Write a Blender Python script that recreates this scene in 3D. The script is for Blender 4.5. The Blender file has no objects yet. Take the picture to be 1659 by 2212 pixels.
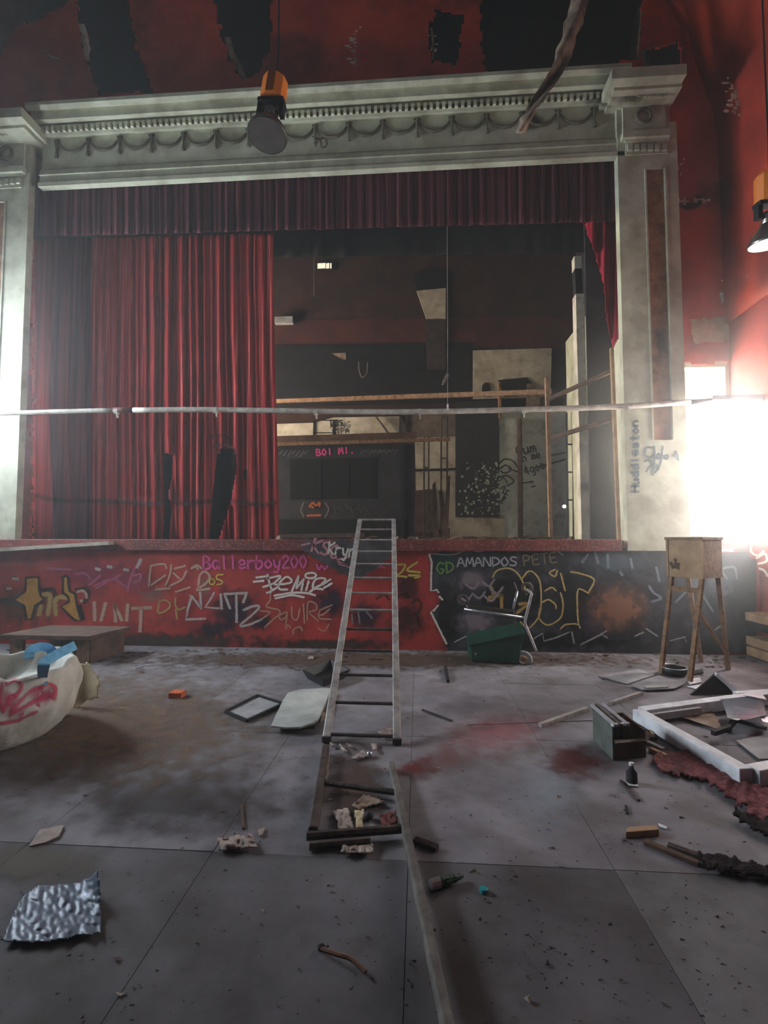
import bpy, bmesh, math, random
from mathutils import Vector, Matrix, noise
from mathutils.bvhtree import BVHTree
random.seed(7)
SC = bpy.context.scene
COL = SC.collection
# ------------------------------------------------------------------ camera
FPX, CX, CY = 1050.0, 829.5, 1106.0
CAM = Vector((0.0, -6.15, 1.40))
YAW, PITCH = math.radians(4.0), math.radians(3.0)
FWD = Vector((-math.sin(YAW)*math.cos(PITCH), math.cos(YAW)*math.cos(PITCH), math.sin(PITCH)))
RGT = Vector((math.cos(YAW), math.sin(YAW), 0))
UPV = RGT.cross(FWD)
cd = bpy.data.cameras.new('camera'); co = bpy.data.objects.new('camera', cd); COL.objects.link(co)
cd.sensor_fit = 'HORIZONTAL'; cd.sensor_width = 36.0; cd.lens = 36.0*FPX/1659.0
cd.clip_start = 0.05; cd.clip_end = 200
co.matrix_world = Matrix(((RGT.x, UPV.x, -FWD.x, CAM.x), (RGT.y, UPV.y, -FWD.y, CAM.y), (RGT.z, UPV.z, -FWD.z, CAM.z), (0, 0, 0, 1)))
SC.camera = co
# ------------------------------------------------------------------ world, exposure
w = bpy.data.worlds.new('world'); SC.world = w; w.use_nodes = True
w.node_tree.nodes['Background'].inputs[0].default_value = (0.72, 0.78, 0.9, 1)
w.node_tree.nodes['Background'].inputs[1].default_value = 0.5
SC.view_settings.view_transform = 'Standard'; SC.view_settings.look = 'None'
SC.view_settings.exposure = 0.0; SC.view_settings.gamma = 1.0
SC.view_settings.use_curve_mapping = False
try:
    SC.cycles.use_denoising = True; SC.cycles.use_adaptive_sampling = True; SC.cycles.adaptive_threshold = 0.03
    SC.cycles.max_bounces = 7; SC.cycles.transparent_max_bounces = 24
    SC.cycles.volume_bounces = 0; SC.cycles.volume_step_rate = 4.0; SC.cycles.volume_max_steps = 64
except Exception: pass
# pane brightness; the hall, low left and stage windows are unseen, added fill
E_RIGHT, E_DOOR, E_LEFT, E_FILL_LEFT, E_FILL_HALL, E_FILL_STAGE = 85.0, 24.0, 120.0, 58.0, 22.0, 70.0
C_COOL, C_NEUT, C_WARM = (0.80, 0.91, 1.0), (1.0, 0.97, 0.93), (1.0, 0.86, 0.66)
HAZE = 0.009                                     # added thin haze, denser by the doorway and bright windows to imitate lens glare
HAZE_RIGHT, HAZE_LEFT = 0.30, 0.06
# ------------------------------------------------------------------ helpers
def ray(px, py): return (FWD + RGT*((px-CX)/FPX) - UPV*((py-CY)/FPX)).normalized()
def PY(px, py, Y=0.0):
    d = ray(px, py); return CAM + d*((Y-CAM.y)/d.y)
def PZ(px, py, Z=0.0):
    d = ray(px, py); return CAM + d*((Z-CAM.z)/d.z)
def on_plane(px, py, P0, N):
    d = ray(px, py); return CAM+d*(((P0+N*.004)-CAM).dot(N)/d.dot(N))
def PXX(px, py, X):
    d = ray(px, py); return CAM + d*((X-CAM.x)/d.x)
def on_y(Y): return lambda x, y: PY(x, y, Y)
def on_z(Z): return lambda x, y: PZ(x, y, Z)
def lin(c):
    return tuple(((v/255.0)/12.92 if v/255.0 <= 0.04045 else ((v/255.0+0.055)/1.055)**2.4) for v in c)
MATS = {}
def nd(nt, t, **k):
    n = nt.nodes.new(t)
    for a, b in k.items(): setattr(n, a, b)
    return n
def mat(name, c1, c2=None, rough=0.8, scale=6.0, bump=0.15, metal=0.0, stretch=(1, 1, 1), lo=0.35, hi=0.65, c3=None, s3=30.0, a3=0.3, spec=0.3):
    if name in MATS: return MATS[name]
    m = bpy.data.materials.new(name); m.use_nodes = True; nt = m.node_tree
    p = nt.nodes['Principled BSDF']
    p.inputs['Roughness'].default_value = rough; p.inputs['Metallic'].default_value = metal
    p.inputs['Specular IOR Level'].default_value = spec
    c1 = lin(c1); c2 = lin(c2) if c2 else tuple(v*0.7 for v in c1)
    geo = nd(nt, 'ShaderNodeNewGeometry'); mp = nd(nt, 'ShaderNodeMapping')
    mp.inputs['Scale'].default_value = stretch
    nt.links.new(geo.outputs['Position'], mp.inputs[0])
    no = nd(nt, 'ShaderNodeTexNoise'); no.inputs['Scale'].default_value = scale
    no.inputs['Detail'].default_value = 8; no.inputs['Roughness'].default_value = 0.62
    nt.links.new(mp.outputs[0], no.inputs['Vector'])
    cr = nd(nt, 'ShaderNodeValToRGB'); cr.color_ramp.elements[0].position = lo; cr.color_ramp.elements[1].position = hi
    cr.color_ramp.elements[0].color = (*c2, 1); cr.color_ramp.elements[1].color = (*c1, 1)
    nt.links.new(no.outputs[0], cr.inputs[0]); out = cr.outputs[0]
    if c3:
        n3 = nd(nt, 'ShaderNodeTexNoise'); n3.inputs['Scale'].default_value = s3; n3.inputs['Detail'].default_value = 5
        nt.links.new(geo.outputs['Position'], n3.inputs['Vector'])
        r3 = nd(nt, 'ShaderNodeMapRange'); r3.inputs[1].default_value = 0.52; r3.inputs[2].default_value = 0.66; r3.inputs[4].default_value = a3
        nt.links.new(n3.outputs[0], r3.inputs[0])
        mx = nd(nt, 'ShaderNodeMix', data_type='RGBA'); nt.links.new(r3.outputs[0], mx.inputs[0])
        nt.links.new(out, mx.inputs[6]); mx.inputs[7].default_value = (*lin(c3), 1); out = mx.outputs[2]
    nt.links.new(out, p.inputs['Base Color'])
    if bump:
        nb = nd(nt, 'ShaderNodeTexNoise'); nb.inputs['Scale'].default_value = scale*6; nb.inputs['Detail'].default_value = 4
        nt.links.new(mp.outputs[0], nb.inputs['Vector'])
        b = nd(nt, 'ShaderNodeBump'); b.inputs['Strength'].default_value = bump; b.inputs['Distance'].default_value = 0.02
        nt.links.new(nb.outputs[0], b.inputs['Height']); nt.links.new(b.outputs[0], p.inputs['Normal'])
    MATS[name] = m; return m
def spray(name, c, op=0.9, soft=0.5, nscale=60.0, rad=False):
    """paint with a soft edge: alpha from the UVs across the stroke (or from the middle of a blot) and grain"""
    if name in MATS: return MATS[name]
    m = bpy.data.materials.new(name); m.use_nodes = True; nt = m.node_tree
    p = nt.nodes['Principled BSDF']; p.inputs['Roughness'].default_value = 0.7; p.inputs['Specular IOR Level'].default_value = 0.2
    p.inputs['Base Color'].default_value = (*lin(c), 1)
    uv = nd(nt, 'ShaderNodeUVMap'); sp = nd(nt, 'ShaderNodeSeparateXYZ'); nt.links.new(uv.outputs[0], sp.inputs[0])
    geo = nd(nt, 'ShaderNodeNewGeometry'); no = nd(nt, 'ShaderNodeTexNoise'); no.inputs['Scale'].default_value = nscale; no.inputs['Detail'].default_value = 4
    nt.links.new(geo.outputs['Position'], no.inputs['Vector'])
    a = nd(nt, 'ShaderNodeMath', operation='MULTIPLY_ADD'); a.inputs[1].default_value = 0.9 if not rad else 1.3; 
    nt.links.new(no.outputs[0], a.inputs[0]); nt.links.new(sp.outputs[1], a.inputs[2])   # v: 0 edge, 1 centre
    r = nd(nt, 'ShaderNodeMapRange', interpolation_type='SMOOTHSTEP')
    r.inputs[1].default_value = 0.62 if not rad else 0.75; r.inputs[2].default_value = 0.62+soft if not rad else 0.75+soft; r.inputs[4].default_value = op
    nt.links.new(a.outputs[0], r.inputs[0]); nt.links.new(r.outputs[0], p.inputs['Alpha'])
    MATS[name] = m; return m
def glow(name, c, s):
    m = bpy.data.materials.new(name); m.use_nodes = True; nt = m.node_tree
    p = nt.nodes['Principled BSDF']; p.inputs['Base Color'].default_value = (0.8, 0.8, 0.8, 1)
    p.inputs['Emission Color'].default_value = (*c, 1); p.inputs['Emission Strength'].default_value = s
    MATS[name] = m; return m
LOC = {}
def thing(name, label, cat, loc, group=None):
    o = bpy.data.objects.new(name, None); COL.objects.link(o); o.location = loc; o.empty_display_size = 0.05
    o['label'] = label; o['category'] = cat
    if group: o['group'] = group
    LOC[o.name] = Vector(loc); return o
def add(name, vf, m, parent=None, label=None, cat=None, group=None, kind=None, smooth=False, loc=None, uv=None):
    """one mesh object from world-space verts and faces"""
    v, f = vf
    v = [Vector(p) for p in v]
    me = bpy.data.meshes.new(name)
    if parent is not None: base = LOC.get(parent.name, Vector((0, 0, 0)))
    elif kind in ('structure', 'stuff'): base = Vector((0, 0, 0))
    else:
        base = Vector(loc) if loc else Vector((sum(p.x for p in v)/len(v), sum(p.y for p in v)/len(v), min(p.z for p in v)))
    me.from_pydata([p-base for p in v], [], f)
    if uv:
        ul = me.uv_layers.new(name='UVMap')
        for l in me.loops: ul.data[l.index].uv = uv[l.vertex_index]
    me.materials.append(m)
    if smooth:
        for p in me.polygons: p.use_smooth = True
    me.update()
    o = bpy.data.objects.new(name, me); COL.objects.link(o)
    if parent is not None: o.parent = parent; LOC[o.name] = base
    else: o.location = base; LOC[o.name] = base
    if label: o['label'] = label
    if cat: o['category'] = cat
    if group: o['group'] = group
    if kind: o['kind'] = kind
    return o
def fixn(o):
    bm = bmesh.new(); bm.from_mesh(o.data); bmesh.ops.recalc_face_normals(bm, faces=bm.faces); bm.to_mesh(o.data); bm.free(); return o
def bevel(o, wdt=0.004, seg=2):
    b = o.modifiers.new('bevel', 'BEVEL'); b.width = wdt; b.segments = seg; b.limit_method = 'ANGLE'; return o
def solid(o, t=0.003):
    s = o.modifiers.new('solidify', 'SOLIDIFY'); s.thickness = t; s.offset = 0; return o
def join(*parts):
    V, F = [], []
    for v, f in parts:
        n = len(V); V += list(v); F += [tuple(i+n for i in q) for q in f]
    return V, F
BF = [(0, 3, 2, 1), (4, 5, 6, 7), (0, 1, 5, 4), (1, 2, 6, 5), (2, 3, 7, 6), (3, 0, 4, 7)]
def box(x0, x1, y0, y1, z0, z1):
    return [(x0, y0, z0), (x1, y0, z0), (x1, y1, z0), (x0, y1, z0), (x0, y0, z1), (x1, y0, z1), (x1, y1, z1), (x0, y1, z1)], BF
def beam(a, b, wd, ht, up=(0, 0, 1)):
    a, b = Vector(a), Vector(b); d = (b-a).normalized(); u = Vector(up)
    s = d.cross(u)
    if s.length < 1e-4: s = d.cross(Vector((0, 1, 0)))
    s.normalize(); t = s.cross(d).normalized()
    s *= wd/2; t *= ht/2
    return [a-s-t, a+s-t, a+s+t, a-s+t, b-s-t, b+s-t, b+s+t, b-s+t], [(0, 1, 2, 3), (7, 6, 5, 4), (0, 4, 5, 1), (1, 5, 6, 2), (2, 6, 7, 3), (3, 7, 4, 0)]
def slab(poly, t, up=None):
    """polygon of world points given thickness along up (default its normal)"""
    p = [Vector(q) for q in poly]; n = len(p)
    if up is None:
        nn = Vector((0, 0, 0))
        for i in range(n): nn += (p[i]-p[0]).cross(p[(i+1) % n]-p[0])
        up = nn.normalized()
        if up.z < 0 or (abs(up.z) < 1e-6 and up.y > 0): up = -up
    up = Vector(up)
    q = [a+up*t for a in p]
    F = [tuple(range(n)), tuple(range(2*n-1, n-1, -1))] + [(i, i+n, (i+1) % n+n, (i+1) % n) for i in range(n)]
    return p+q, F
def smoothpath(pts, n=5, closed=False):
    pts = [Vector(p) for p in pts]
    if len(pts) < 3: return pts
    out = []; L = len(pts)
    for i in range(L-1):
        p0 = pts[i-1] if i > 0 else pts[i]*2-pts[i+1]; p1, p2 = pts[i], pts[i+1]
        p3 = pts[i+2] if i+2 < L else pts[i+1]*2-pts[i]
        for k in range(n):
            t = k/n
            out.append(0.5*((2*p1)+(p2-p0)*t+(2*p0-5*p1+4*p2-p3)*t*t+(3*p1-p0-3*p2+p3)*t**3))
    out.append(pts[-1]); return out
def tube(pts, r, n=8, cap=True):
    pts = [Vector(p) for p in pts]; V, F = [], []; L = len(pts)
    ref = Vector((0.123, 0.31, 0.94)).normalized()
    for i, p in enumerate(pts):
        d = (pts[min(i+1, L-1)]-pts[max(i-1, 0)]).normalized()
        a = d.cross(ref); a = a.normalized() if a.length > 1e-3 else d.cross(Vector((1, 0, 0))).normalized()
        b = d.cross(a); rr = r[i] if isinstance(r, (list, tuple)) else r
        for k in range(n):
            t = 2*math.pi*k/n; V.append(p+a*math.cos(t)*rr+b*math.sin(t)*rr)
    for i in range(L-1):
        for k in range(n):
            k2 = (k+1) % n; F.append((i*n+k, i*n+k2, (i+1)*n+k2, (i+1)*n+k))
    if cap: F += [tuple(range(n-1, -1, -1)), tuple(range((L-1)*n, L*n))]
    return V, F
def lathe(prof, c, ax=(0, 0, 1), n=28, caps=True):
    ax = Vector(ax).normalized(); a = ax.cross(Vector((0, 1, 0.01))).normalized(); b = ax.cross(a); c = Vector(c)
    V, F = [], []
    for r, h in prof:
        for k in range(n):
            t = 2*math.pi*k/n; V.append(c+ax*h+(a*math.cos(t)+b*math.sin(t))*r)
    for i in range(len(prof)-1):
        for k in range(n):
            k2 = (k+1) % n; F.append((i*n+k, i*n+k2, (i+1)*n+k2, (i+1)*n+k))
    if caps: F += [tuple(range(n-1, -1, -1)), tuple(range((len(prof)-1)*n, len(prof)*n))]
    return V, F
def torus(c, R, r, ax=(0, 1, 0), n=20, m=8):
    ax = Vector(ax).normalized(); a = ax.cross(Vector((0.1, 0.2, 1))).normalized(); b = ax.cross(a); c = Vector(c); V, F = [], []
    for i in range(n):
        t = 2*math.pi*i/n; e = a*math.cos(t)+b*math.sin(t)
        for k in range(m):
            s = 2*math.pi*k/m; V.append(c+e*(R+r*math.cos(s))+ax*r*math.sin(s))
    for i in range(n):
        for k in range(m):
            F.append((i*m+k, ((i+1) % n)*m+k, ((i+1) % n)*m+(k+1) % m, i*m+(k+1) % m))
    return V, F
def inside(x, y, poly):
    c = False; j = len(poly)-1
    for i in range(len(poly)):
        xi, yi = poly[i]; xj, yj = poly[j]
        if (yi > y) != (yj > y) and x < (xj-xi)*(y-yi)/(yj-yi)+xi: c = not c
        j = i
    return c
def patch(poly, step, fn, rag=0.0, holes=()):
    """sheet filling a pixel-space outline, put in the world by fn(px, py); ragged edge by rag pixels"""
    xs = [p[0] for p in poly]; ys = [p[1] for p in poly]
    nx = max(2, int((max(xs)-min(xs))/step)+1); ny = max(2, int((max(ys)-min(ys))/step)+1)
    sx = (max(xs)-min(xs))/nx; sy = (max(ys)-min(ys))/ny; idx = {}; V, F = [], []
    def vid(i, j):
        if (i, j) not in idx:
            idx[(i, j)] = len(V); V.append(fn(min(xs)+i*sx, min(ys)+j*sy))
        return idx[(i, j)]
    for i in range(nx):
        for j in range(ny):
            x, y = min(xs)+(i+.5)*sx, min(ys)+(j+.5)*sy
            jx = jy = 0
            if rag: jx = noise.noise((x*0.07, y*0.07, 3.1))*rag; jy = noise.noise((x*0.07, y*0.07, 9.7))*rag
            if not inside(x+jx, y+jy, poly): continue
            if any(inside(x+jx, y+jy, h) for h in holes): continue
            F.append((vid(i, j), vid(i, j+1), vid(i+1, j+1), vid(i+1, j)))
    return V, F
def strokes(name, lines, width, m, parent, plane, sm=True, closed=False):
    if len(lines) == 2:
        strokes(name, lines[:1], width, m, parent, plane, sm); return strokes(name, lines[1:], width, m, parent, plane, sm)
    V, F, UV = [], [], []
    for ln in lines:
        pts = [Vector((p[0], p[1])) for p in ln]
        if sm and len(pts) > 2: pts = smoothpath(pts, 5)
        L = len(pts); n0 = len(V)
        for i, p in enumerate(pts):
            d = pts[min(i+1, L-1)]-pts[max(i-1, 0)]
            if d.length < 1e-6: d = Vector((1, 0))
            d.normalize()
            if i == 0: p = p-d*width*0.3
            if i == L-1: p = p+d*width*0.3
            s = Vector((-d.y, d.x))*width*0.74
            for k, vv in ((-1, 0.0), (0, 1.0), (1, 0.0)):
                q = p+s*k; V.append(plane(q.x, q.y)); UV.append((i/max(1, L-1), vv if 0 < i < L-1 or L == 2 else vv*0.8))
        for i in range(L-1):
            a = n0+i*3
            F += [(a, a+3, a+4, a+1), (a+1, a+4, a+5, a+2)]
    return add(name, (V, F), m, parent, uv=UV)
def blot(name, cx, cy, rx, ry, m, parent, plane, rot=0.0, n=36):
    V = [plane(cx, cy)]; UV = [(0, 1.0)]; F = []; R = [0.35, 0.7, 1.0]
    for ri, rr in enumerate(R):
        for k in range(n):
            t = 2*math.pi*k/n; x, y = math.cos(t)*rx*rr, math.sin(t)*ry*rr
            V.append(plane(cx+x*math.cos(rot)-y*math.sin(rot), cy+x*math.sin(rot)+y*math.cos(rot))); UV.append((0, 1-rr))
    for k in range(n): F.append((0, 1+k, 1+(k+1) % n))
    for ri in range(2):
        for k in range(n):
            a = 1+ri*n; F.append((a+k, a+n+k, a+n+(k+1) % n, a+(k+1) % n))
    return add(name, (V, F), m, parent, uv=UV)
def fill(name, poly, m, parent, plane):
    return add(name, ([plane(x, y) for x, y in poly], [tuple(range(len(poly)))]), m, parent)
GL = {
 'A': [[(0, 0), (.45, 1), (1, 0)], [(.2, .4), (.8, .4)]], 'B': [[(0, 0), (.05, 1), (.8, .85), (.6, .55), (.05, .5)], [(.5, .52), (1, .25), (.6, 0), (0, 0)]],
 'C': [[(1, .85), (.5, 1), (.05, .5), (.5, 0), (1, .15)]], 'D': [[(.05, 0), (.05, 1)], [(.05, 1), (.8, .8), (.9, .35), (.05, 0)]],
 'E': [[(1, 1), (.1, .95), (.05, .5), (.8, .52)], [(.05, .5), (.1, .03), (1, 0)]], 'G': [[(1, .85), (.5, 1), (.05, .5), (.5, 0), (1, .3), (.6, .42)]],
 'H': [[(0, 0), (.05, 1)], [(.05, .5), (.95, .5)], [(.95, 1), (1, 0)]], 'I': [[(.5, 0), (.5, 1)]], 'K': [[(.05, 0), (.05, 1)], [(1, 1), (.1, .5), (1, 0)]],
 'L': [[(.1, 1), (.05, 0), (1, .02)]], 'M': [[(0, 0), (.15, 1), (.5, .3), (.85, 1), (1, 0)]], 'N': [[(0, 0), (.1, 1), (.85, 0), (.95, 1)]],
 'O': [[(.5, 1), (.05, .55), (.4, 0), (.95, .4), (.5, 1)]], 'P': [[(.05, 0), (.05, 1), (.9, .85), (.7, .5), (.05, .48)]],
 'R': [[(.05, 0), (.05, 1), (.9, .82), (.6, .5), (.05, .48)], [(.4, .5), (1, 0)]], 'S': [[(.95, .9), (.4, 1), (.1, .72), (.8, .4), (.7, .05), (0, .08)]],
 'T': [[(0, .95), (1, 1)], [(.5, 1), (.5, 0)]], 'U': [[(0, 1), (.05, .2), (.5, 0), (.9, .2), (1, 1)]], 'V': [[(0, 1), (.5, 0), (1, 1)]],
 'W': [[(0, .65), (.2, 0), (.45, .5), (.7, 0), (1, .65)]], 'Y': [[(0, 1), (.5, .5), (1, 1)], [(.5, .5), (.4, 0)]],
 'a': [[(.9, .6), (.3, .65), (.05, .3), (.4, 0), (.85, .3), (.9, .6), (.95, 0)]], 'b': [[(.1, 1), (.05, 0), (.7, .05), (.9, .35), (.6, .62), (.08, .4)]],
 'c': [[(.9, .55), (.4, .65), (.05, .3), (.4, 0), (.95, .1)]], 'd': [[(.9, 1), (.95, 0)], [(.9, .55), (.4, .65), (.05, .3), (.4, 0), (.9, .2)]],
 'e': [[(.05, .3), (.9, .35), (.7, .65), (.2, .6), (.05, .25), (.4, 0), (.95, .1)]], 'f': [[(.9, .95), (.5, 1), (.4, 0)], [(.1, .6), (.8, .6)]],
 'g': [[(.9, .6), (.3, .65), (.05, .35), (.4, .05), (.85, .3), (.9, .6), (.9, -.25), (.2, -.3)]], 'h': [[(.05, 1), (.05, 0)], [(.05, .4), (.5, .65), (.9, .4), (.95, 0)]],
 'i': [[(.5, .6), (.5, 0)], [(.45, .85), (.55, .9)]], 'k': [[(.05, 1), (.05, 0)], [(.9, .65), (.1, .3), (.95, 0)]], 'l': [[(.4, 1), (.45, 0)]],
 'm': [[(0, 0), (.05, .62), (.05, .4), (.3, .65), (.48, .35), (.5, 0)], [(.5, .4), (.75, .65), (.95, .35), (1, 0)]], 'n': [[(.05, 0), (.05, .62)], [(.05, .4), (.5, .65), (.9, .4), (.95, 0)]],
 'o': [[(.5, .65), (.05, .35), (.45, 0), (.95, .3), (.5, .65)]], 'q': [[(.9, .6), (.3, .65), (.05, .3), (.4, 0), (.85, .3), (.9, .6), (.85, -.3)]],
 'r': [[(.1, 0), (.1, .62)], [(.1, .35), (.5, .62), (.95, .58)]], 's': [[(.9, .6), (.3, .65), (.2, .42), (.85, .25), (.7, 0), (.05, .05)]],
 't': [[(.45, 1), (.4, .05), (.85, .03)], [(.05, .65), (.9, .65)]], 'u': [[(.05, .62), (.1, .1), (.5, 0), (.9, .3)], [(.9, .62), (.95, 0)]],
 'y': [[(.05, .62), (.3, .1), (.8, .2)], [(.95, .62), (.6, -.3), (.05, -.3)]], '0': [[(.5, 1), (.05, .5), (.5, 0), (.95, .5), (.5, 1)]],
 '2': [[(.05, .75), (.5, 1), (.9, .7), (.05, .05), (1, 0)]], '4': [[(.6, 0), (.65, 1), (.02, .35), (1, .35)]], '9': [[(.9, .7), (.4, 1), (.1, .65), (.5, .45), (.9, .75), (.8, 0)]],
 'J': [[(.3, 1), (.9, 1), (.7, .1), (.3, 0), (.05, .2)]], '.': [[(.4, 0), (.6, .05)]], '=': [[(0, .35), (1, .4)], [(0, .65), (1, .7)]], ' ': []}
def word(txt, p0, p1, h, wd, m, parent, plane, gap=0.25, slant=0.0):
    p0, p1 = Vector(p0), Vector(p1); d = p1-p0; n = len(txt); cell = d.length/n; e = d.normalized(); u = Vector((e.y, -e.x)); L = []
    for i, ch in enumerate(txt):
        for st in GL[ch]:
            L.append([tuple(p0+e*(i*cell+x*cell*(1-gap)+slant*y*h)+u*(y*h)) for x, y in st])
    return strokes('graffiti', L, wd, m, parent, plane)
def zs(ox, oy, s, L): return [[(ox+x/s, oy+y/s) for x, y in ln] for ln in L]
def zp(ox, oy, s, P): return [(ox+x/s, oy+y/s) for x, y in P]
# ------------------------------------------------------------------ materials
M_FLOOR = mat('worn_grey_floor', (132, 128, 134), (92, 87, 91), 0.75, 1.6, 0.25, c3=(70, 58, 50), s3=3.0, a3=0.5)
M_DIRT = mat('dirt_brown', (84, 70, 60), (56, 46, 40), 0.95, 8, 0.6)
M_RED = mat('red_wall_paint', (190, 60, 52), (150, 42, 40), 0.65, 2.2, 0.2, c3=(96, 34, 36), s3=5, a3=0.5)
M_REDV = mat('red_vault_paint', (172, 58, 38), (134, 42, 30), 0.6, 1.5, 0.15, c3=(80, 28, 28), s3=1.2, a3=0.75)
M_REDV_LIT = mat('red_vault_paint_lit', (208, 74, 50), (164, 52, 36), 0.6, 1.5, 0.15, c3=(96, 34, 34), s3=1.2, a3=0.7)  # vault paint made brighter, standing in for light missing on this wall
M_LIP = mat('red_brown_lip', (128, 52, 46), (92, 36, 32), 0.6, 5, 0.3, c3=(150, 120, 108), s3=40, a3=0.5)
M_CREAM = mat('dirty_cream_plaster', (194, 196, 174), (158, 157, 136), 0.7, 2.5, 0.15, c3=(120, 108, 84), s3=3.0, a3=0.45)
M_SWAG = mat('relief_paint_and_gap_shade', (104, 100, 84), (78, 72, 58), 0.8, 9, 0.2)
M_BROWNP = mat('brown_panel_paint', (160, 118, 84), (118, 78, 54), 0.75, 5, 0.2, c3=(60, 40, 32), s3=7, a3=0.5)
M_CURT = mat('red_curtain_cloth', (206, 100, 98), (132, 33, 32), 0.9, 3.0, 0.1, stretch=(10, 1, 0.1), lo=0.5, hi=0.74, c3=(110, 40, 44), s3=2, a3=0.5, spec=0.1)  # pale streaks: fading, and painted highlights along the folds
M_VAL = mat('maroon_valance_cloth', (98, 48, 56), (52, 24, 32), 0.9, 3.0, 0.1, stretch=(8, 1, 0.15), spec=0.1)  # paler streaks are painted highlights on the fold crests
M_MAROON = mat('maroon_leg_cloth', (150, 34, 52), (110, 22, 38), 0.9, 3, 0.1, spec=0.1)
M_BLACK = mat('black_void', (16, 14, 15), (9, 8, 9), 0.95, 3, 0.0)
M_CHAR = mat('dark_charcoal_paint', (46, 44, 50), (30, 28, 32), 0.8, 4, 0.15)
M_CHARB = mat('black_wall_panel', (22, 20, 24), (12, 11, 14), 0.8, 4, 0.15)
M_BROWNW = mat('brown_brick_paint', (60, 35, 26), (38, 23, 18), 0.9, 2, 0.3, c3=(50, 26, 22), s3=1.5, a3=0.6)
M_WHITEW = mat('old_white_wall', (190, 182, 168), (152, 142, 128), 0.85, 3, 0.2, c3=(110, 96, 82), s3=5, a3=0.5)
M_WOOD = mat('bare_timber', (146, 112, 84), (104, 76, 56), 0.8, 5, 0.25, stretch=(3, 3, 3), c3=(70, 50, 38), s3=16, a3=0.4)
M_WOODD = mat('dark_timber', (94, 70, 56), (62, 44, 36), 0.85, 6, 0.3)
M_WOODP = mat('pale_timber', (168, 136, 104), (132, 104, 78), 0.8, 6, 0.2)
M_ALU = mat('weathered_aluminium', (178, 172, 168), (128, 122, 120), 0.5, 12, 0.15, metal=0.35)
M_RUST = mat('dark_rusty_metal', (84, 72, 68), (48, 38, 36), 0.6, 14, 0.3, metal=0.3)
M_PIPE = mat('white_pipe_paint', (208, 202, 190), (160, 150, 138), 0.5, 10, 0.15)
M_STEEL = mat('bright_steel', (200, 204, 208), (150, 154, 160), 0.3, 10, 0.05, metal=0.8)
M_GREEN = mat('dark_green_plastic', (18, 60, 46), (10, 38, 30), 0.5, 5, 0.1)
M_BLKP = mat('black_plastic', (28, 28, 30), (16, 16, 18), 0.5, 5, 0.1)
M_WHITEP = mat('white_frame_paint', (214, 216, 220), (176, 178, 184), 0.5, 8, 0.1)
M_GREYB = mat('grey_board', (150, 148, 150), (116, 114, 118), 0.7, 5, 0.2)
M_BOARD = mat('pale_grey_board', (172, 174, 168), (138, 140, 136), 0.7, 4, 0.1)
M_SACK = mat('white_woven_sack', (206, 206, 200), (160, 158, 148), 0.8, 3, 0.3, c3=(120, 104, 80), s3=3, a3=0.5)
M_BLUE = mat('blue_strap', (120, 190, 226), (84, 146, 186), 0.7, 8, 0.1)
M_CARD = mat('beige_cardboard', (196, 182, 150), (160, 146, 116), 0.85, 5, 0.15)
M_BRICK = mat('orange_brick', (190, 92, 48), (150, 66, 36), 0.9, 9, 0.4)
M_PAPER = mat('dirty_paper', (160, 144, 136), (118, 104, 98), 0.85, 9, 0.1)
M_FOIL = mat('grey_plastic_film', (108, 116, 132), (74, 82, 96), 0.45, 9, 0.1, metal=0.1, lo=0.3, hi=0.7)
M_ORANGE = mat('orange_lamp_cap', (214, 122, 46), (190, 98, 32), 0.5, 5, 0.05)
M_LAMPG = mat('lamp_glass_grey', (84, 76, 72), (64, 58, 56), 0.8, 5, 0.05)
M_CHROME = mat('lamp_reflector_metal', (190, 186, 178), (140, 136, 130), 0.25, 6, 0.03, metal=0.9)
M_TEAL = mat('teal_plastic', (44, 140, 144), (28, 104, 110), 0.4, 10, 0.05)
M_TORN = mat('torn_lining', (150, 130, 112), (84, 66, 54), 0.9, 6, 0.3)
M_CARPET = mat('matted_red_carpet', (154, 92, 94), (100, 54, 58), 1.0, 22, 1.0, c3=(40, 26, 26), s3=6, a3=0.6)
M_GLASSP = mat('dusty_glass', (120, 130, 146), (86, 94, 108), 0.12, 3, 0.02, metal=0.5)
M_PINKW = mat('red_side_wall_paint', (150, 60, 58), (116, 42, 44), 0.7, 2, 0.15)
M_HALL = mat('bare_dark_plaster', (104, 98, 94), (70, 66, 64), 0.9, 2, 0.2)
M_FLOORM = mat('mid_grey_floor', (116, 114, 116), (82, 79, 80), 0.8, 1.6, 0.25, c3=(66, 58, 52), s3=3.0, a3=0.5)
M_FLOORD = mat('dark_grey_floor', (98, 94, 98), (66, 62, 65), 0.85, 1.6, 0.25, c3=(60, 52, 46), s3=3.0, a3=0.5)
M_FLAKE = mat('white_plaster_flake', (240, 228, 214), (206, 190, 176), 0.8, 12, 0.1)
M_SOOT = mat('soot_grey_front', (54, 54, 62), (30, 30, 37), 0.75, 3.0, 0.2, c3=(88, 88, 98), s3=6, a3=0.4)
# ------------------------------------------------------------------ key positions
STZ = PY(830, 1165, 0).z                         # stage height
YL = 0.46                                        # flank and lunette wall plane
XR = PY(1643, 1200, 0).x                         # right side wall
XC = (PY(54, 700, 0).x+PY(1342, 700, 0).x)/2     # centre line of the stage
XL = 2*XC-XR+.1
YB = 3.6                                         # wall behind the stage
print('STZ', STZ, 'XR', XR, 'XL', XL, 'XC', XC)
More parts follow.
